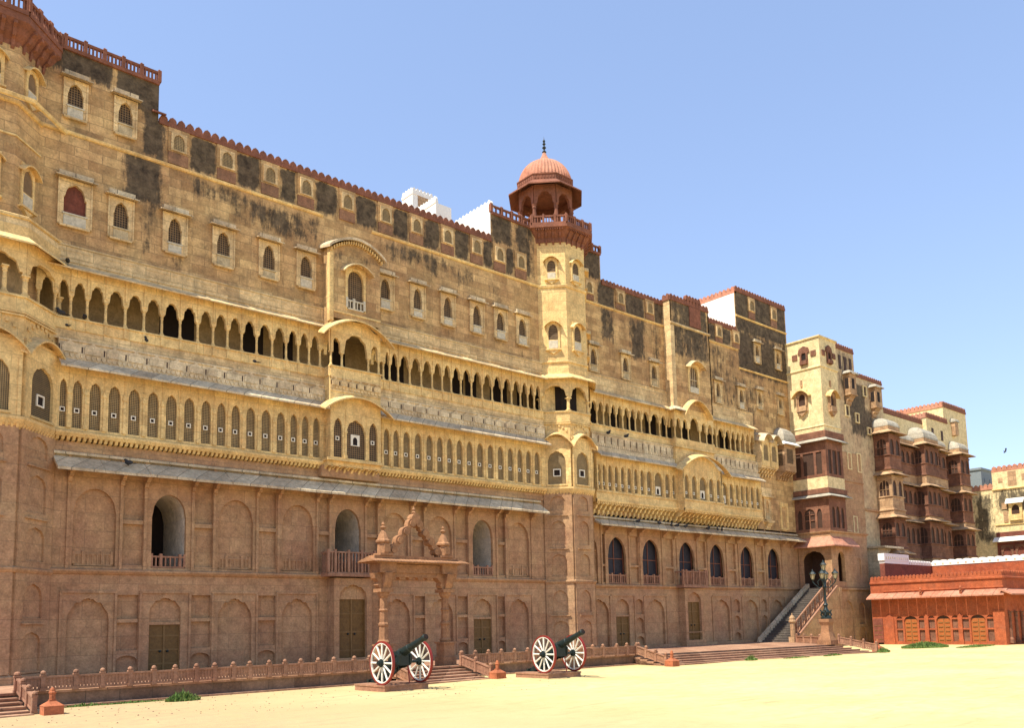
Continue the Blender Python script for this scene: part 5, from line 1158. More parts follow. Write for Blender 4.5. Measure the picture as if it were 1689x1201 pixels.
# dark block far behind, and the yellow house on the right edge
DB = MB().wbox(88, 92, 31.8, 36, 0, 16.0); DB.sweep([(88, 36), (88, 31.8), (92, 31.8)], [(0, 15.8), (.1, 15.85), (.1, 16.05), (0, 16.1)])
for a in (88.9, 90.2): DB.box(F(0, 31.8, 0), a - .25, a + .25, 0, .06, 14, 15)
tag(DB.build('distant_block', 'bluegrey'), 'plain blue grey roof block peeping out far behind the brown balconied house', 'house')
YH = thing('yellow_house', (85, 28, 0), 'sunlit yellow house with black mould and a bracketed window on the right edge', 'house')
fy = F(85, 33.4, -90)     # a = 33.4 - Y
stY = stain_fn([(3.6, 11, 10.9, 13.3, .75), (1.6, 3.7, 8.2, 13.2, .72), (5.2, 6.2, 9.5, 12, .5)], .5)
mb = MB(); mb.grid(fy, 1.5, 3.6, 0, 13.4, [], d=0, step=.3, stain=stY); mb.grid(fy, 3.6, 12, 0, 14.95, [], d=0.05, step=.3, stain=stY); mb.wbox(85.02, 95, 29.81, 31.9, 0, 13.3); mb.wbox(84.97, 95, 21.4, 29.8, 0, 14.9)
mb.build('wall', 'pale', YH)
crenels(YH, fy, 1.5, 3.6, 13.38, 13.95, step=.45, mat='redpale'); crenels(YH, fy, 3.6, 12, 14.93, 15.5, step=.45, mat='redpale')
mb = MB(); mb.prof(fy, 3.55, 12, [(0, 13.2), (.18, 13.25), (.18, 13.32), (0, 13.4)]); mb.prof(fy, 3.6, 12, [(0, 9.9), (.15, 9.95), (.15, 10.02), (0, 10.1)]); mb.build('string_course', 'cream', YH)
mb = MB(); mb.prof(fy, 3.4, 12, [(0.05, 8.75), (.6, 8.4), (.6, 8.47), (0.05, 8.88)]); mb.build('eave', 'whitepaint', YH)
mb = MB(); mb.box(fy, 3.6, 12, .05, .1, 8.9, 9.3); mb.box(fy, 3.6, 12, .05, .09, 3.0, 8.4); mb.build('maroon_band', 'maroon', YH)
mb = MB()
for i in range(6): mb.arcade(fy, 3.9 + i * 1.2, 4.95 + i * 1.2, 6.4, 8.1, [(4.42 + i * 1.2, .7, [(6.45, arch(.7, 7.4, .5, 'cusp', 10))])], .16, .1)
mb.build('arcade', 'brown', YH)
mb = MB(); mb.box(fy, 4.1, 4.5, .05, .07, 13.9, 14.35); mb.box(fy, 4.95, 5.65, .05, .07, 13.5, 14.85); mb.box(fy, 6.1, 6.5, .05, .07, 13.9, 14.5); mb.build('shutters', 'tan', YH)
for c in (5.4, 7.6):
    mb = MB().arcade(fy, c - .55, c + .55, 10.3, 11.9, [(c, .66, [(10.85, arch(.66, 11.35, .4, 'cusp', 12))])], .2, .052); mb.box(fy, c - .55, c + .55, .2, .34, 10.3, 10.8); o = mb.build('bracketed_window', 'cream', YH)
    MB().box(fy, c - .34, c + .34, .053, .08, 10.85, 11.8).build('lattice', 'darkwood', o)
    MB().prof(fy, c - .75, c + .75, [(.05, 12.05), (.45, 11.85), (.45, 11.95), (.05, 12.35)]).build('hood', 'whitepaint', o)
mb = MB(); mb.box(fy, 4.25, 4.7, .05, .12, 11.4, 12.0); mb.box(fy, 4.35, 4.7, .05, .12, 10.2, 11.2); mb.build('small_panels', 'tan', YH)

# ================================================================== WHITE-TOPPED RED COURT WALL
YW = 27.95; XW = 66.2
CW = thing('court_wall', (60, 27, 0), 'dark red boundary wall capped with white scalloped crenels, above the orange building', 'wall')
q1, q2 = F(0, YW, 0), F(XW, YW, -90)
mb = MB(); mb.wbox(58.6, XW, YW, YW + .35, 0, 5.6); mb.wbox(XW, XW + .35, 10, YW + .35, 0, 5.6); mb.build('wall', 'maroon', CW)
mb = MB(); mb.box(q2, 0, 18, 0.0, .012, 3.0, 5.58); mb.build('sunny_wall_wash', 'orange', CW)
mb = MB(); mb.wbox(58.6, XW - .05, YW - .04, YW + .38, 5.6, 5.8); mb.wbox(58.5, 62.3, YW - .06, YW + .4, 5.8, 6.3); mb.wbox(XW - .05, XW + .4, 10, YW + .38, 5.6, 5.86)
for i in range(11): mb.box(q1, 58.8 + i * .32 - .05, 58.8 + i * .32 + .05, .06, .075, 5.9, 6.08, 1)
for i in range(14): mb.box(q1, 62.4 + i * .27 - .04, 62.4 + i * .27 + .04, .04, .05, 5.64, 5.76, 1)
for i in range(26): mb.box(q2, .3 + i * .55 - .06, .3 + i * .55 + .06, .05, .062, 5.68, 5.8, 1)
for i in range(14): mb.prism(q1, [(62.4 + (i + e) * .27 * 1.0, z) for e, z in ((-.45, 5.79), (.45, 5.79), (.45, 5.86), (.2, 5.93), (-.2, 5.93), (-.45, 5.86))], -.3, .02)
for i in range(30):
    c = .3 + i * .55; mb.prism(q2, [(c - .26, 5.85), (c + .26, 5.85)] + [(c + .26 * math.cos(R(t)), 5.88 + .15 * math.sin(R(t))) for t in range(0, 181, 20)], -.3, .02)
mb.build('white_crenellation', ['whitepaint', 'slab'], CW)

# ================================================================== ORANGE BUILDING
OX = 57.0
OB = thing('orange_building', (60, 24, 0), 'low orange painted building with three panelled doors under a stone eave, right of the yard', 'building')
fo = F(OX, 28.3, -90)      # a = 28.3 - Y, faces the sun
fo2 = F(0, 19.9, 0)
DO = [2.6, 4.7, 6.8]
cells = []
for c in DO:
    cells.append((c, .86, [(.14, arch(.86, 1.62, .26, 'cusp', 12))]))
    for e in (-.74, .74): cells.append((c + e, .40, [(.22, flat(.40, .95)), (1.05, flat(.40, 1.62)), (1.72, arch(.40, 1.74, .14, 'cusp', 6))]))
mb = MB().arcade(fo, 0, 8.4, 0, 4.1, cells, 0, -.14)
mb.wbox(OX + .2, 66, 19.92, 28.3, 0, 4.0); mb.wbox(OX + .2, 66, 28.0, 28.29, 0, 4.09)
mb.prof(fo, 0, 8.45, [(0, 4.08), (.08, 4.1), (.08, 4.2), (0, 4.24)]); mb.prof(fo, 0.9, 8.45, [(0, 3.52), (.06, 3.54), (.06, 3.6), (0, 3.62)])
for i, c in enumerate([1.2] + [(a + b) / 2 for a, b in zip(DO, DO[1:])]): 
    w_ = .13 if i else .3
    mb.box(fo, c - w_, c + w_, 0, .07, 0, 1.78); mb.prism(fo, [(c - w_, 1.78), (c + w_, 1.78), (c, 2.0)], 0, .07); mb.box(fo, c - w_ - .03, c + w_ + .03, 0, .1, 0, .35)
mb.box(fo, 7.75, 8.4, 0, .1, 0, 2.1); mb.box(fo, 0, 8.42, 0, .05, 0, .12)
mb.build('wall', 'orange', OB)
for c in DO:
    o = MB().box(fo, c - .45, c + .45, -.13, -.09, .14, 1.66).build('panelled_door', 'orangedoor', OB)
    mb = MB()
    for z in (.3, .58, .86, 1.14, 1.42):
        for e in (-.21, .21): mb.box(fo, c + e - .14, c + e + .14, -.09, -.05, z - .02, z + .02)
    mb.box(fo, c - .015, c + .015, -.09, -.055, .14, 1.64); mb.build('rails', 'doortrim', o)
    MB().box(fo, c - .45, c + .45, -.13, -.1, 1.66, 1.95).build('fanlight', 'darkwood', OB)
    for e in (-.74, .74): MB().box(fo, c + e - .205, c + e + .205, -.13, -.1, .2, 1.92).build('side_panel', 'brown', OB)
o = MB().box(fo, .05, .72, 0, .05, 0, 1.75).build('brown_door', 'maroon', OB)
mb = MB()
for z in (.35, .65, .95, 1.25): mb.box(fo, .12, .36, .05, .07, z - .015, z + .015); mb.box(fo, .42, .66, .05, .07, z - .015, z + .015)
mb.build('rails', 'doortrim', o)
mb = MB(); 
for i in range(14): mb.prof(fo, .0 + i * .62, .60 + i * .62, [(0, 3.34 + random.uniform(-.01, .01)), (.72, 3.04), (.72, 3.12), (0, 3.46)])
mb.prof(fo2, OX - .7, 66, [(0, 3.34), (.72, 3.04), (.72, 3.12), (0, 3.46)]); mb.build('stone_eave', 'redpale', OB)
crenels(OB, fo, 0, 8.4, 4.22, 4.62, -.2, .0, .24, 'orange')
crenels(OB, fo2, OX + .21, 66, 4.22, 4.62, -.2, .0, .3, 'orange')
for a in (3.6, 6.1):
    mb = MB(); mb.box(fo, a - .06, a + .06, .0, .62, 3.42, 3.5); mb.lathe(*fo.P(a, .5, 0)[:2], [(.05, 3.2), (.09, 3.3), (.05, 3.5), (.08, 3.62), (0, 3.78)], 8); mb.build('water_spout', 'redpaint', OB)
cells = [(58.1 + i * 1.0, .78, [(.15, arch(.78 * .92, 2.0, .5, 'cusp', 12, .78 * .04))]) for i in range(7)]
mb = MB().arcade(fo2, OX, 66, 0, 4.1, cells, .0, -.2); mb.prof(fo2, OX, 66, [(0, 4.08), (.08, 4.1), (.08, 4.2), (0, 4.24)]); mb.build('side_wall', 'orange', OB)
for i in range(8): column(OB, fo2, 57.6 + i * 1.0, .05, .1, 2.0, r=.1, mat='brown')
mb = MB(); mb.wbox(OX + .3, 65.8, 20.15, 20.2, 0, 4); mb.build('dark_interior', 'dark', OB)

# ================================================================== GROUND AND TERRACE
mb = MB()
nx = 60
xs = [-400, -120, -40, -10] + [i * 1.2 for i in range(0, 60)] + [90, 140, 400]; ys = [-300, -80, -20, 0] + [2 + i * 1.0 for i in range(0, 40)] + [60, 120, 400]
def gz(x, y):
    if not (-9 < x < 72 and 1 < y < 30): return 0.0
    f_ = min(1, (26 - y) / 5) if y < 26 else 0
    return max(0, f_) * 0.022 * (math.sin(x * .9 + y * .35) + math.sin(x * .37 - y * .8)) - .0
vs = [(x, y, gz(x, y)) for y in ys for x in xs]; n = len(xs)
mb.add(vs, [(j * n + i, j * n + i + 1, (j + 1) * n + i + 1, (j + 1) * n + i) for j in range(len(ys) - 1) for i in range(n - 1)])
o = mb.build('ground', 'sand', smooth=True); tag(o, kind='structure', label='pale yellow sandy yard')
tp_ = [(-14, 26.1), (30.0, 26.1), (44.7, 24.45), (48.4, 28.85), (48.4, 32.3), (-14, 32.3)]
mb = MB(); n = len(tp_); mb.add([(x, y, Z0) for x, y in tp_] + [(x, y, -.1) for x, y in tp_], [tuple(range(n))] + [(i, (i + 1) % n, (i + 1) % n + n, i + n) for i in range(n)])
mb.sweep(tp_[:2], [(-.25, Z0), (-.25, Z0 + .03), (.05, Z0 + .03), (.05, Z0 - .03), (0, Z0 - .03)]); mb.sweep([(-14, 26.1), (30, 26.1)], [(0, 0), (0, .06), (.22, .05), (.22, 0)])
mb.m[1:1 + n] = [1] * n
o = mb.build('terrace', ['step', 'terracewall']); tag(o, kind='structure', label='raised stone terrace along the foot of the palace')
def flight(name, p0, p1, q0, q1, n_, label):
    """steps from the top edge p0-p1 down to the bottom edge q0-q1"""
    mb = MB(); h = Z0 / n_
    L2 = lambda a, b, t: (a[0] + (b[0] - a[0]) * t, a[1] + (b[1] - a[1]) * t)
    for i in range(n_):      # tread i: top at Z0 - h*i ... bottom one at ground + h
        z = Z0 - h * (i + 1) + (h if False else 0); t1 = (i + 1) / n_
        if i == n_ - 1: z = .035
        a, b, c, d = p0, p1, L2(p1, q1, t1), L2(p0, q0, t1)
        zt = z; e = .02
        vs = [(*a, -.05), (*b, -.05), (*c, -.05), (*d, -.05), (*a, zt), (*b, zt), (*c, zt), (*d, zt)]
        mb.add(vs, [(4, 5, 6, 7), (0, 1, 5, 4), (1, 2, 6, 5), (2, 3, 7, 6), (3, 0, 4, 7)])
        nx_, ny_ = 0, -1
        mb.sweep([d, c], [(-.04, zt - .035), (.035, zt - .035), (.035, zt + .004), (-.04, zt + .004)])
    o = mb.build(name, 'step'); return tag(o, label, 'steps', 'flights of terrace steps')
flight('stone_steps', (-8, 26.08), (5.0, 26.08), (-8, 23.9), (5.0, 23.9), 5, 'flight of stone steps in the bottom left corner beside the orange post')
flight('stone_steps', (16.45, 26.08), (19.75, 26.08), (16.45, 24.2), (19.75, 24.2), 5, 'short flight of stone steps behind the nearer cannon, below the free-standing gateway')
flight('stone_steps', (29.7, 26.08), (44.65, 24.43), (29.45, 23.95), (45.1, 22.25), 5, 'very wide flight of red stone steps in front of the right palace wing')
def balustrade_run(pts, posts, label, h=.40, ph=.50, grp='carved stone balustrades', slope=None, name='stone_balustrade', posttall=None):
    """pts: (x, y, z) at every post"""
    root = thing(name, (pts[0][0], pts[0][1], pts[0][2]), label, 'balustrade', grp)
    for i, (x, y, z) in enumerate(pts):
        mb = MB(); s_ = .055
        mb.wbox(x - s_, x + s_, y - s_, y + s_, z, z + ph - .05); mb.wbox(x - s_ - .015, x + s_ + .015, y - s_ - .015, y + s_ + .015, z, z + .08); mb.wbox(x - s_ - .015, x + s_ + .015, y - s_ - .015, y + s_ + .015, z + ph - .09, z + ph - .05)
        mb.lathe(x, y, [(.045, z + ph - .05), (.07, z + ph - .02), (.065, z + ph + .02), (.03, z + ph + .05), (0, z + ph + .06)], 8); mb.build('post', 'pinkfence', root)
        if i + 1 < len(pts):
            x2, y2, z2 = pts[i + 1]; ln = math.hypot(x2 - x, y2 - y); fr = F(x, y, math.degrees(math.atan2(y2 - y, x2 - x))); sl = (z2 - z) / ln; mb = MB()
            def bar(a0, a1, z0_, z1_, d):
                mb.prism(fr, [(a0, z + sl * a0 + z0_), (a1, z + sl * a1 + z0_), (a1, z + sl * a1 + z1_), (a0, z + sl * a0 + z1_)], -d, d)
            bar(.05, ln - .05, .02, .08, .03); bar(.05, ln - .05, h - .05, h, .045); bar(.05, ln - .05, h * .78, h * .82, .02)
            bar(.05, ln - .05, .125, h - .045, .007); k = max(2, int(ln / .085))
            for j in range(1, k): a = ln * j / k; bar(a - .03, a + .03, .08, h - .05, .018)
            mb.build('panel', 'pinkfence', root)
    return root
zt = Z0 + .03
P1 = [5.0, 5.63, 6.44, 7.13, 7.87, 8.53, 9.14, 9.77, 10.33, 10.92, 11.45, 12.1, 12.64, 13.2, 13.83, 14.41, 15.2, 15.8, 16.35]
balustrade_run([(x, 26.02, zt) for x in P1], None, 'long low balustrade of pink stone along the terrace edge, left of the nearer cannon')
P2 = [19.85, 20.5, 21.15, 21.8, 22.5, 23.2, 23.85, 24.5, 25.1, 25.75, 26.35, 26.98, 27.63, 28.53, 29.2, 30.0]
balustrade_run([(x, 26.02, zt) for x in P2], None, 'low balustrade of pink stone along the terrace edge behind the farther cannon')

def rake(x0, y0, x1, y1, label, n_=3): balustrade_run([(x0 + (x1 - x0) * i / n_, y0 + (y1 - y0) * i / n_, Z0 + .03 - (Z0) * i / n_) for i in range(n_ + 1)], None, label, name='step_railing', grp='sloping railings beside the terrace steps')
rake(5.02, 26.0, 5.05, 24.15, 'sloping stone railing beside the bottom left corner steps')
rake(16.4, 26.0, 16.38, 24.4, 'sloping stone railing seen between the wheels of the nearer cannon', 2)
rake(19.8, 26.0, 19.85, 24.3, 'sloping stone railing to the right of the steps behind the nearer cannon', 2)
rake(29.85, 26.0, 29.45, 24.0, 'sloping stone railing at the left end of the wide steps', 3)
rake(44.9, 24.3, 45.35, 22.4, 'sloping stone railing at the right end of the wide steps, beside the lamp post', 3)
balustrade_run([(47.75, 28.6, Z0), (47.05, 27.7, Z0), (46.35, 26.8, Z0), (45.6, 25.85, Z0), (45.1, 25.2, Z0)], None, 'low stone balustrade between the staircase newel and the lamp pedestal')

# ------------------------------------------------------------------ staircase
SC = thing('staircase', (48, 30, Z0), 'long grey stone staircase climbing to the dark arched portico', 'staircase')
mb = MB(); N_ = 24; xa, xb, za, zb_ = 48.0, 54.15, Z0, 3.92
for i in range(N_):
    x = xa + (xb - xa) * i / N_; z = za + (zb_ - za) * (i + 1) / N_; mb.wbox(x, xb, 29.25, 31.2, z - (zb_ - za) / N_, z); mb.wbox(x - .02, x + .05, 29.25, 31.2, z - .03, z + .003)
mb.build('steps', 'stairshade', SC)
mb = MB()
mb.prism(F(0, 29.25, 0), [(48.2, Z0 - .42), (53.9, Z0 - .42), (54.2, 3.9), (53.6, 3.95), (48.2, Z0 + .12)], 0, .32); mb.build('side_wall', 'lower', SC)
MB().prism(F(0, 29.25, 0), [(48.1, Z0 + .1), (53.65, 3.93), (53.65, 4.03), (48.1, Z0 + .2)], -.02, .38).build('coping', 'pinkfence', SC)
MB().prism(F(0, 31.6, 0), [(48.0, Z0 + .02), (54.1, 4.0), (54.1, 4.25), (47.9, Z0 + .25), (47.8, Z0 + .02)], .12, .4).build('wall_side_curb', 'slab', SC)
mb = MB(); fr = F(0, 29.05, 0)
def rz(a): return Z0 + .2 + (a - 48.1) * (3.93 - Z0 - .1) / 5.55
for k in range(9):
    a = 48.55 + k * .6; mb.box(fr, a - .05, a + .05, -.05, .05, rz(a) - .03, rz(a) + .86)
mb.prism(fr, [(48.15, rz(48.15) + .80), (53.6, rz(53.6) + .80), (53.6, rz(53.6) + .9), (48.15, rz(48.15) + .9)], -.045, .045)
mb.prism(fr, [(48.15, rz(48.15) + .28), (53.6, rz(53.6) + .28), (53.6, rz(53.6) + .33), (48.15, rz(48.15) + .33)], -.03, .03)
for k in range(26): a = 48.4 + k * .2; mb.box(fr, a - .015, a + .015, -.02, .02, rz(a) + .02, rz(a) + .82)
mb.build('handrail', 'pinkfence', SC)
mb = MB(); x, y = 47.92, 28.95; mb.wbox(x - .2, x + .2, y - .2, y + .2, Z0, Z0 + .35); mb.lathe(x, y, [(.15, Z0 + .35), (.15, Z0 + 1.2), (.22, Z0 + 1.26), (.22, Z0 + 1.34), (.17, Z0 + 1.4), (.19, Z0 + 1.5), (.12, Z0 + 1.62), (.04, Z0 + 1.68), (.03, Z0 + 1.78), (0, Z0 + 1.82)], 8); mb.build('newel_post', 'tan', SC)
mb = MB(); mb.wbox(53.9, 54.2, 28.9, 29.5, 0, 3.9); mb.build('landing_pier', 'lower', SC)

# ------------------------------------------------------------------ free-standing gateway (torana)
GW = thing('ornamental_gateway', (18.38, 27.0, Z0), 'free-standing carved sandstone gateway with two pillars and a wavy gable, behind the nearer cannon', 'gateway')
fg = F(0, 27.0, 0)
for xc in (17.0, 19.8):
    mb = MB()
    def ring(z0_, z1_, r0, r1, n_=8): mb.lathe(xc, 27.0, [(r0, z0_), (r1, z1_)], n_, a0=R(22.5))
    mb.wbox(xc - .30, xc + .30, 26.7, 27.3, Z0, Z0 + .35); mb.wbox(xc - .25, xc + .25, 26.75, 27.25, Z0 + .35, Z0 + .85)
    mb.wbox(xc - .31, xc + .31, 26.69, 27.31, Z0 + .85, Z0 + .92)
    mb.lathe(xc, 27.0, [(.21, Z0 + .92), (.24, Z0 + 1.0), (.185, Z0 + 1.08), (.165, Z0 + 1.55), (.20, Z0 + 1.6), (.20, Z0 + 1.66), (.155, Z0 + 1.72), (.145, Z0 + 2.1), (.185, Z0 + 2.15), (.145, Z0 + 2.22), (.14, Z0 + 2.6), (.21, Z0 + 2.7), (.24, Z0 + 2.82)], 8, a0=R(22.5))
    mb.wbox(xc - .27, xc + .27, 26.73, 27.27, Z0 + 2.82, Z0 + 2.95)
    mb.build('pillar', 'torana', GW)
    mb = MB()
    for s_ in (-1, 1):
        mb.prism(fg, [(xc, 3.36), (xc + s_ * .22, 3.36), (xc + s_ * .32, 3.5), (xc + s_ * .29, 3.62), (xc + s_ * .44, 3.75), (xc + s_ * .50, 3.95), (xc, 3.95)], -.16, .16)
        mb.prof(fg, xc - .15, xc + .15, [(0, 3.36), (s_ * .22, 3.36), (s_ * .32, 3.6), (s_ * .42, 3.95), (0, 3.95)])
    mb.wbox(xc - .36, xc + .36, 26.64, 27.36, 3.95, 4.3); mb.build('bracket_capital', 'torana', GW)
mb = MB(); mb.wbox(17.0, 19.8, 26.8, 27.2, 3.96, 4.28); mb.wbox(17.2, 19.6, 26.86, 27.14, 3.80, 3.96)
for i in range(4): mb.prism(fg, [(17.75 + i * .42 - .14, 3.80), (17.75 + i * .42 + .14, 3.80), (17.75 + i * .42 + .08, 3.72), (17.75 + i * .42 - .08, 3.72)], -.1, .1)
mb.build('lintel', 'torana', GW)
mb = MB(); pth = [(16.45, 27.3), (16.45, 26.7), (20.35, 26.7), (20.35, 27.3)]
mb.wbox(16.5, 20.3, 26.62, 27.38, 4.3, 4.36)
for i in range(30):
    x = 16.3 + i * .142; mb.prof(F(0, 27, 0), x, x + .11, [(.0, 4.47), (.62, 4.33), (.62, 4.37), (0, 4.54)]); mb.prof(F(0, 27, 0), x, x + .11, [(.0, 4.47), (-.62, 4.33), (-.62, 4.37), (0, 4.54)])
mb.prof(F(0, 27, 0), 16.25, 20.6, [(-.6, 4.36), (.6, 4.36), (.3, 4.46), (-.3, 4.46)]); mb.wbox(16.5, 20.3, 26.8, 27.2, 4.5, 4.6)
mb.build('eave', 'torana', GW)
for xc in (17.0, 19.75):
    mb = MB(); mb.wbox(xc - .27, xc + .27, 26.75, 27.25, 4.6, 4.68); mb.lathe(xc, 27.0, [(.23, 4.68), (.21, 5.05), (.28, 5.1), (.28, 5.16), (.22, 5.22), (.17, 5.36), (.09, 5.5), (.05, 5.56), (.1, 5.62), (.12, 5.66), (.04, 5.72), (.07, 5.78), (0, 5.88)], 8, a0=R(22.5))
    mb.box(F(xc, 26.73, 0), -.12, .12, 0, .03, 4.72, 5.0); mb.build('corner_pinnacle', 'torana', GW)
mb = MB()
# wavy makara gable: scalloped band rising in curls to the apex
def gable(s_):
    xa_, za_, xb_, zb2 = 18.375 + s_ * 1.12, 4.62, 18.375, 6.02; n_ = 4; outl = []; inn = []
    for i in range(n_ * 6 + 1):
        t_ = i / (n_ * 6); x = xa_ + (xb_ - xa_) * t_; z = za_ + (zb2 - za_) * (t_ ** .93); nx_, nz_ = s_ * .78, .62
        k = abs(math.sin(t_ * n_ * math.pi)); outl.append((x + nx_ * (.10 + .10 * k), z + nz_ * (.10 + .10 * k))); inn.append((x - nx_ * (.10 - .07 * k), z - nz_ * (.10 - .07 * k)))
    for (a, b), (c, d) in zip(zip(outl, outl[1:]), zip(inn, inn[1:])): mb.prism(fg, [a, b, d, c], -.13, .13)
    for i in range(n_):
        t_ = (i + .5) / n_; x = xa_ + (xb_ - xa_) * t_; z = za_ + (zb2 - za_) * t_ ** .93
        mb.cyl(fg.P(x, -.18, z), fg.P(x, .18, z), .13, .13, 12)
for s_ in (-1, 1): gable(s_)
mb.cyl(fg.P(18.375, -.17, 6.06), fg.P(18.375, .17, 6.06), .2, .2, 14); mb.lathe(18.375, 27.0, [(.05, 6.22), (.1, 6.3), (.04, 6.36), (.07, 6.42), (0, 6.56)], 8)
mb.build('curled_gable', 'torana', GW)

# ------------------------------------------------------------------ pedestal posts
def pedestal(x, y, label):
    o = local_thing('pedestal_post', label, 'bollard', 'orange painted posts on square pedestals')
    mb = MB(); s_ = .27; mb.wbox(-s_, s_, -s_, s_, 0, .26); vs = [(-s_ - .01, -s_ - .01, .26), (s_ + .01, -s_ - .01, .26), (s_ + .01, s_ + .01, .26), (-s_ - .01, s_ + .01, .26), (-.1, -.1, .38), (.1, -.1, .38), (.1, .1, .38), (-.1, .1, .38)]
    mb.add(vs, [(0, 1, 5, 4), (1, 2, 6, 5), (2, 3, 7, 6), (3, 0, 4, 7), (4, 5, 6, 7)]); mb.build('pedestal', 'redpaint', o)
    mb = MB(); mb.lathe(0, 0, [(.085, .38), (.085, .58), (.105, .60), (.105, .63), (.08, .66), (.075, .70), (.045, .75), (0, .77)], 8, a0=R(22.5)); mb.wbox(-.095, .095, -.095, .095, .38, .42); mb.build('post', 'redpaint', o)
    o.location = (x, y, 0); o.scale = (.82, .82, .88); return o
ped = pedestal(5.35, 23.7, 'orange post on a square pedestal at the bottom left corner steps')
for x, y, lb in ((19.95, 24.05, 'orange post on a square pedestal to the right of the nearer cannon'), (29.35, 23.6, 'orange post on a square pedestal at the left end of the wide steps'), (45.9, 22.6, 'orange post on a square pedestal near the orange building, right end of the wide steps')):
    c_ = copy_tree(ped); c_.location = (x, y, 0); c_['label'] = lb

# ------------------------------------------------------------------ cannons
def ringx(mb, x0, x1, r0, r1, n=44, m=0, cy=0, cz=0):
    vs = []
    for i in range(n):
        t_ = 2 * math.pi * i / n
        for x, r in ((x0, r0), (x1, r0), (x1, r1), (x0, r1)): vs.append((x, cy + r * math.cos(t_), cz + r * math.sin(t_)))
    mb.add(vs, [(i * 4 + u, ((i + 1) % n) * 4 + u, ((i + 1) % n) * 4 + (u + 1) % 4, i * 4 + (u + 1) % 4) for i in range(n) for u in range(4)], m)
def cannon(label):
    o = local_thing('field_cannon', label, 'cannon', 'old cannons on red and white wheels'); Rw = .67; H = Rw
    for s_ in (-1, 1):
        mb = MB(); ringx(mb, s_ * .70 - .035, s_ * .70 + .035, Rw, Rw - .055, m=0, cz=H); ringx(mb, s_ * .70 - .03, s_ * .70 + .03, Rw - .056, Rw - .085, m=1, cz=H); wl = mb.build('wheel', ['rim', 'spoke'], o)
        for k in range(12):
            t_ = math.pi * 2 * k / 12; dy, dz = math.cos(t_), math.sin(t_); mb = MB(); mb.cyl((s_ * .70, dy * .08, H + dz * .08), (s_ * .70, dy * (Rw - .07), H + dz * (Rw - .07)), .026, .033, 6); mb.build('spoke', 'spoke', wl)
        mb = MB(); mb.cyl((s_ * .60, 0, H), (s_ * .82, 0, H), .11, .085, 14); mb.cyl((s_ * .82, 0, H), (s_ * .88, 0, H), .05, .045, 12); ringx(mb, s_ * .64, s_ * .76, .125, .10, 20, cz=H); mb.build('hub', 'iron', wl)
    mb = MB(); mb.cyl((-.66, 0, H), (.66, 0, H), .045, .045, 10); mb.build('axle', 'iron', o)
    # barrel, elevated about 22 degrees, muzzle towards -Y
    ang = R(21); d = Vector((0, -math.cos(ang), math.sin(ang))); c0 = Vector((0, .28, H + .16)); mb = MB()
    st = [(-.12, .03), (-.10, .06), (-.06, .035), (0, .10), (.02, .15), (.3, .155), (.34, .165), (.38, .15), (.75, .125), (.79, .135), (.83, .115), (1.55, .085), (1.62, .10), (1.70, .105), (1.74, .085)]
    for (l0, r0), (l1, r1) in zip(st, st[1:]): mb.cyl(c0 + d * l0, c0 + d * l1, r0, r1, 18, cap=False)
    mb.cyl(c0 + d * 1.739, c0 + d * 1.7395, .05, .05, 14); 
    mb.build('barrel', 'iron', o, smooth=True)
    mb = MB(); e_ = c0 + d * 1.742; mb.cyl(e_, e_ + d * .002, .045, .045, 14); mb.cyl(c0 + d * 1.735, c0 + d * 1.74, .086, .05, 16, cap=False); mb.build('muzzle', 'dark', o)
    # cradle and carriage cheeks, breech gear, trail
    mb = MB(); mb.cyl((-.26, -.02, H + .22), (.26, -.02, H + .22), .05, .05, 10)
    for s_ in (-1, 1):
        mb.prof(F(0, 0, 0), s_ * .2 - .03, s_ * .2 + .03, [(.22, H - .06), (.24, H + .22), (.08, H + .34), (-.12, H + .33), (-.42, H + .05), (-1.35, .12), (-1.50, .02), (-1.48, -.0), (-1.2, 0.0), (-.35, H - .22), (0, H - .16)])
    mb.box(F(0, 0, 0), -.17, .17, -.34, .16, H - .08, H + .05); mb.box(F(0, 0, 0), -.17, .17, -.55, -.45, H - .22, H - .05); mb.box(F(0, 0, 0), -.2, .2, -1.5, -1.1, .02, .12); mb.box(F(0, 0, 0), -.3, .3, -1.56, -1.46, 0, .1)
    mb.cyl((0, .95, .45), (0, 1.25, .52), .03, .02, 8); mb.build('carriage', 'iron', o)
    mb = MB(); mb.box(F(0, 0, 0), -.2, .2, .17, .2, H - .1, H + .34); mb.cyl((.23, .12, H + .12), (.34, .12, H + .12), .1, .1, 14); mb.cyl((.3, .3, H + .3), (.3, .3, H - .05), .02, .02, 6); mb.box(F(0, 0, 0), .2, .32, -.1, .12, H - .02, H + .2); mb.build('elevating_gear', 'iron', o)
    mb = MB(); mb.cyl((.16, -.12, H - .1), (.16, -.2, .02), .022, .018, 8); mb.build('prop', 'rim', o)
    return o
cn = cannon('cannon in front of the free-standing gateway, the nearer one to the left')
cn.location = (14.87, 22.6, .2)
c2 = copy_tree(cn); c2.location = (21.5, 22.42, .2); c2.rotation_euler = (0, 0, R(-4)); c2['label'] = 'cannon before the foot of the domed tower, the farther one to the right'
mb = MB().box(WORLD, 15.15, 15.42, -21.98, -21.96, .78, .9); o = mb.build('notice_plate', 'spoke'); o.parent = None
bpy.data.objects.remove(o)
for x, y, lb in ((14.87, 23.1, 'low red stone plinth under the nearer cannon'), (21.5, 22.95, 'low red stone plinth under the farther cannon')):
    mb = MB(); mb.wbox(x - .80, x + .80, y - .80, y + .95, 0, .15); mb.wbox(x - .82, x + .82, y - .82, y + .97, .15, .2); o = mb.build('plinth', 'step' if False else 'pinkfence'); tag(o, lb, 'plinth', 'cannon plinths')

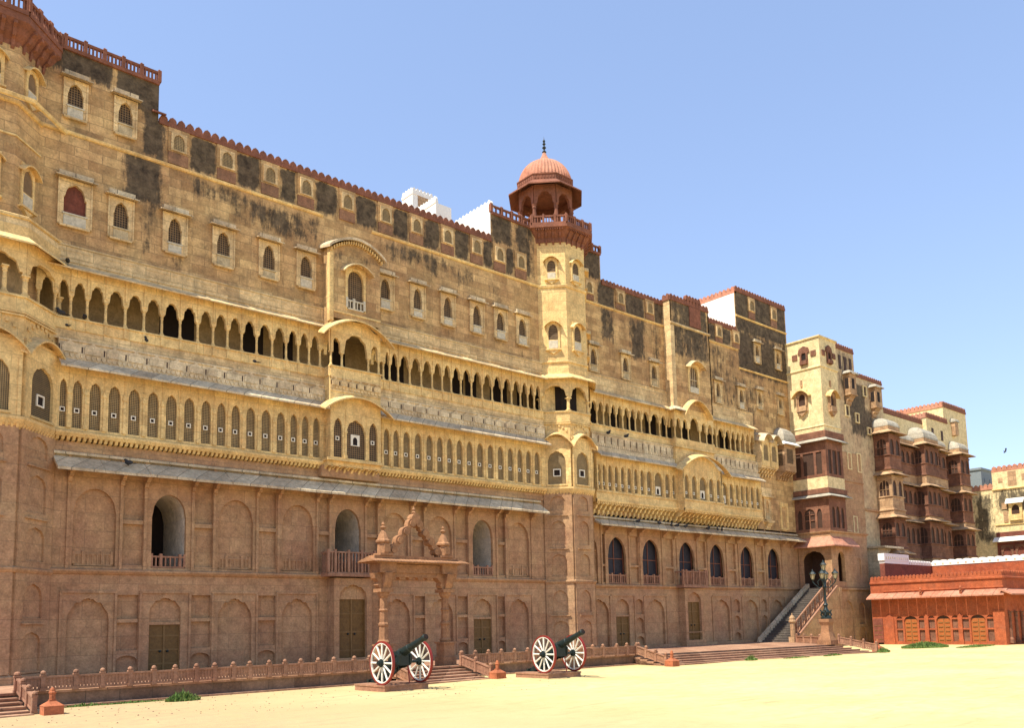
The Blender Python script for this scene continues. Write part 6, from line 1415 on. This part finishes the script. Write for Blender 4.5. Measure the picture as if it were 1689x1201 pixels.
# ------------------------------------------------------------------ lamp post
LP = thing('lamp_post', (44.5, 24.75, Z0), 'ornate dark iron lamp post with clustered glass lanterns on a stone pedestal before the staircase', 'lamp post')
lx, ly = 44.5, 24.75
mb = MB(); mb.wbox(lx - .42, lx + .42, ly - .42, ly + .42, Z0, Z0 + .25)
mb.lathe(lx, ly, [(.5, Z0 + .25), (.42, Z0 + .45), (.34, Z0 + .7), (.32, Z0 + 1.05), (.37, Z0 + 1.15), (.43, Z0 + 1.25), (.43, Z0 + 1.42)], 4, a0=R(45)); mb.build('pedestal', 'torana', LP)
zz = Z0 + 1.42; mb = MB(); mb.lathe(lx, ly, [(.3, zz), (.3, zz + .08), (.16, zz + .2), (.22, zz + .38), (.12, zz + .55), (.09, zz + .7), (.15, zz + .78), (.07, zz + .9), (.06, zz + 1.7), (.11, zz + 1.76), (.06, zz + 1.85), (.05, zz + 2.5), (.1, zz + 2.6), (.04, zz + 2.7)], 12)
for k in range(4):
    t_ = R(20 + 90 * k); p = [(lx + math.cos(t_) * r, ly + math.sin(t_) * r, z) for r, z in ((.05, zz + 1.8), (.3, zz + 1.75), (.5, zz + 1.95), (.62, zz + 2.1), (.6, zz + 2.2))]
    for a, b_ in zip(p, p[1:]): mb.cyl(a, b_, .032, .028, 7)
    p = [(lx + math.cos(t_) * r, ly + math.sin(t_) * r, z) for r, z in ((.08, zz + .1), (.28, zz + .2), (.22, zz + .4), (.3, zz + .5))]
    for a, b_ in zip(p, p[1:]): mb.cyl(a, b_, .05, .04, 7)
    p = [(lx + math.cos(t_) * r, ly + math.sin(t_) * r, z) for r, z in ((.05, zz + 2.1), (.2, zz + 2.25), (.35, zz + 2.1), (.3, zz + 1.9))]
    for a, b_ in zip(p, p[1:]): mb.cyl(a, b_, .03, .025, 7)
mb.build('column', 'iron', LP, smooth=True)
def lantern(x, y, z):
    mb = MB(); mb.lathe(x, y, [(.07, z + .02), (.15, z + .3)], 6); o = mb.build('lantern', 'lampglass', LP)
    mb = MB(); mb.lathe(x, y, [(.17, z + .3), (.19, z + .32), (.12, z + .42), (.05, z + .48), (.03, z + .55), (0, z + .6)], 6); mb.lathe(x, y, [(.02, z - .06), (.08, z), (.08, z + .02)], 6)
    for k in range(6): t_ = math.pi / 3 * k; mb.cyl((x + .075 * math.cos(t_), y + .075 * math.sin(t_), z + .02), (x + .155 * math.cos(t_), y + .155 * math.sin(t_), z + .3), .01, .01, 5)
    mb.build('lantern_cage', 'iron', o)
for k in range(4): t_ = R(20 + 90 * k); lantern(lx + math.cos(t_) * .6, ly + math.sin(t_) * .6, zz + 2.22)
lantern(lx, ly, zz + 2.72)

# ------------------------------------------------------------------ birds
def pigeon():
    mb = MB()
    mb.lathe(0, 0, [(0, 0)], 3) if False else None
    def ell(c, r, n=8, m_=6):
        vs = []; 
        for i in range(m_ + 1):
            ph = math.pi * i / m_
            for j in range(n): th = 2 * math.pi * j / n; vs.append((c[0] + r[0] * math.cos(ph), c[1] + r[1] * math.sin(ph) * math.cos(th), c[2] + r[2] * math.sin(ph) * math.sin(th)))
        mb.add(vs, [(i * n + j, i * n + (j + 1) % n, (i + 1) * n + (j + 1) % n, (i + 1) * n + j) for i in range(m_) for j in range(n)])
    ell((0, 0, .10), (.13, .065, .07)); ell((.11, 0, .19), (.045, .04, .04)); ell((.07, 0, .14), (.06, .045, .06)); ell((-.17, 0, .07), (.11, .035, .015))
    mb.cyl((.14, 0, .19), (.18, 0, .18), .012, .003, 5); mb.cyl((.02, .02, .05), (.02, .02, 0), .006, .006, 4); mb.cyl((.02, -.02, .05), (.02, -.02, 0), .006, .006, 4)
    return mb.build('pigeon', 'pigeon', None, smooth=True)
pg = None
BP = [(7.0, 31.78, 12.98, 'on the left end of the upper gallery sill'), (7.75, 31.78, 12.98, 'second from the left end of the upper gallery sill'), (7.15, 31.9, 12.57, 'on the ledge below the upper gallery at the left'), (9.9, 31.86, 12.57, 'on the ledge below the upper gallery, under the dark archways'), (14.0, 31.86, 12.57, 'on the ledge below the upper gallery, left of the curved bay'),
      (7.1, 31.6, 14.82, 'on the top eave near the corner tower'), (9.3, 31.55, 7.88, 'on the grey stone eave at the left'), (34.7, 31.74, 12.36, 'on the ledge right of the domed tower'), (36.2, 31.74, 12.36, 'second one on the ledge right of the domed tower'),
      (36.6, 31.45, 7.46, 'leftmost on the stone eave of the right wing'), (38.5, 31.45, 7.46, 'second from the left on the stone eave of the right wing'), (39.4, 31.3, 7.39, 'third from the left on the stone eave of the right wing'), (39.9, 31.3, 7.39, 'fourth from the left on the stone eave of the right wing'), (40.7, 31.3, 7.39, 'fifth from the left on the stone eave of the right wing'), (42.9, 31.3, 7.39, 'sixth from the left on the stone eave of the right wing'), (43.9, 31.3, 7.39, 'seventh from the left on the stone eave of the right wing'), (44.35, 31.3, 7.39, 'last on the right on the stone eave of the right wing')]
for i, (x, y, z, lb) in enumerate(BP):
    if pg is None: pg = pigeon(); o = pg
    else: o = pg.copy(); C.objects.link(o)
    o.location = (x, y, z); o.rotation_euler = (0, 0, random.uniform(-3, 3)); o.scale = (1.15,) * 3; tag(o, 'dark pigeon ' + lb, 'pigeon', 'pigeons resting on the ledges')
mb = MB(); mb.prism(WORLD, [(-.06, -.02), (.06, -.02), (.04, .05), (-.04, .05)], -.3, .3); mb.add([(0, 0, .03), (.75, .15, .35), (.8, -.15, .32), (.1, -.22, .03)], [(0, 1, 2, 3)]); mb.add([(0, 0, .03), (-.75, .15, .12), (-.8, -.15, .10), (-.1, -.22, .03)], [(0, 1, 2, 3)])
o = mb.build('flying_bird', 'pigeon'); o.scale = (.3, .3, .3); o.rotation_euler = (R(15), R(35), R(40)); o.location = (56.96, 19.1, 11.9); tag(o, 'small dark bird gliding in the sky above the yellow house', 'bird')

# ------------------------------------------------------------------ weeds, tufts and pebbles
def weeds(name, cx, cy, rx, ry, n_, h, label=None, stuff=False, grp=None, mt='leaf', z0=0.0, cat='weeds'):
    mb = MB()
    for i in range(n_):
        t_ = random.uniform(0, 6.283); r = math.sqrt(random.random()); x = cx + rx * r * math.cos(t_); y = cy + ry * r * math.sin(t_)
        hh = h * (1.15 - r * .8) * random.uniform(.35, 1.25); a = random.uniform(0, 6.283); w_ = random.uniform(.012, .03); ln = random.uniform(.0, .6) * hh
        dx, dy = math.cos(a), math.sin(a); px, py = -dy * w_, dx * w_
        mb.add([(x - px, y - py, z0), (x + px, y + py, z0), (x + px * .9 + dx * ln * .5, y + py * .9 + dy * ln * .5, z0 + hh * .6), (x + dx * ln, y + dy * ln, z0 + hh), (x - px * .9 + dx * ln * .5, y - py * .9 + dy * ln * .5, z0 + hh * .6)], [(0, 1, 2, 3, 4)], random.choice((0, 0, 1)))
    o = mb.build(name, [mt, 'leaf2']); 
    if stuff: tag(o, label, kind='stuff', cat='grass')
    else: tag(o, label, cat, grp)
    return o
weeds('weed_clump', 9.0, 24.95, .48, .26, 800, .27, 'bushy green weeds growing in front of the terrace at the left', grp='weeds in the sand')
weeds('weed_clump', 6.6, 25.6, .6, .16, 260, .09, 'thin flat green weeds beside the bottom left post', grp='weeds in the sand')
weeds('weed_clump', 7.8, 25.5, .9, .12, 420, .07, 'sparse strip of low weeds along the foot of the terrace wall', grp='weeds in the sand')
weeds('weed_clump', 34.6, 23.15, .35, .25, 300, .26, 'small green weeds on the wide steps, left of the middle', grp='weeds in the sand')
weeds('weed_clump', 37.6, 22.6, 1.2, .16, 260, .1, 'flat green weeds at the foot of the wide steps, right of the middle', grp='weeds in the sand')
weeds('weed_clump', 40.6, 22.35, .9, .16, 220, .12, 'low green weeds at the foot of the wide steps near the lamp post', grp='weeds in the sand')
weeds('weed_clump', 45.3, 22.0, .5, .3, 420, .25, 'green weeds beside the orange post at the right end of the wide steps', grp='weeds in the sand')
weeds('grass_patch', 51.8, 22.6, 2.2, 1.0, 5200, .34, 'strip of bushy green grass in front of the orange building', stuff=True)
weeds('grass_fringe', 54.0, 20.6, 2.6, .5, 1500, .12, 'thin low grass trailing along the orange building', stuff=True)
mb = MB()
for i in range(520):
    x = random.uniform(2, 24); y = random.uniform(19.5, 25.8); 
    if x > 13 and random.random() < .6: continue
    r = random.uniform(.008, .03); vs = [(x + r * math.cos(t_) * random.uniform(.7, 1.3), y + r * math.sin(t_) * random.uniform(.7, 1.3), gz(x, y) - .002) for t_ in (0, 1.25, 2.5, 3.75, 5)]; vs.append((x, y, gz(x, y) + r * .8))
    mb.add(vs, [(k, (k + 1) % 5, 5) for k in range(5)])
tag(mb.build('pebbles', 'terracewall'), 'scattered small stones on the sand', 'pebbles', kind='stuff')
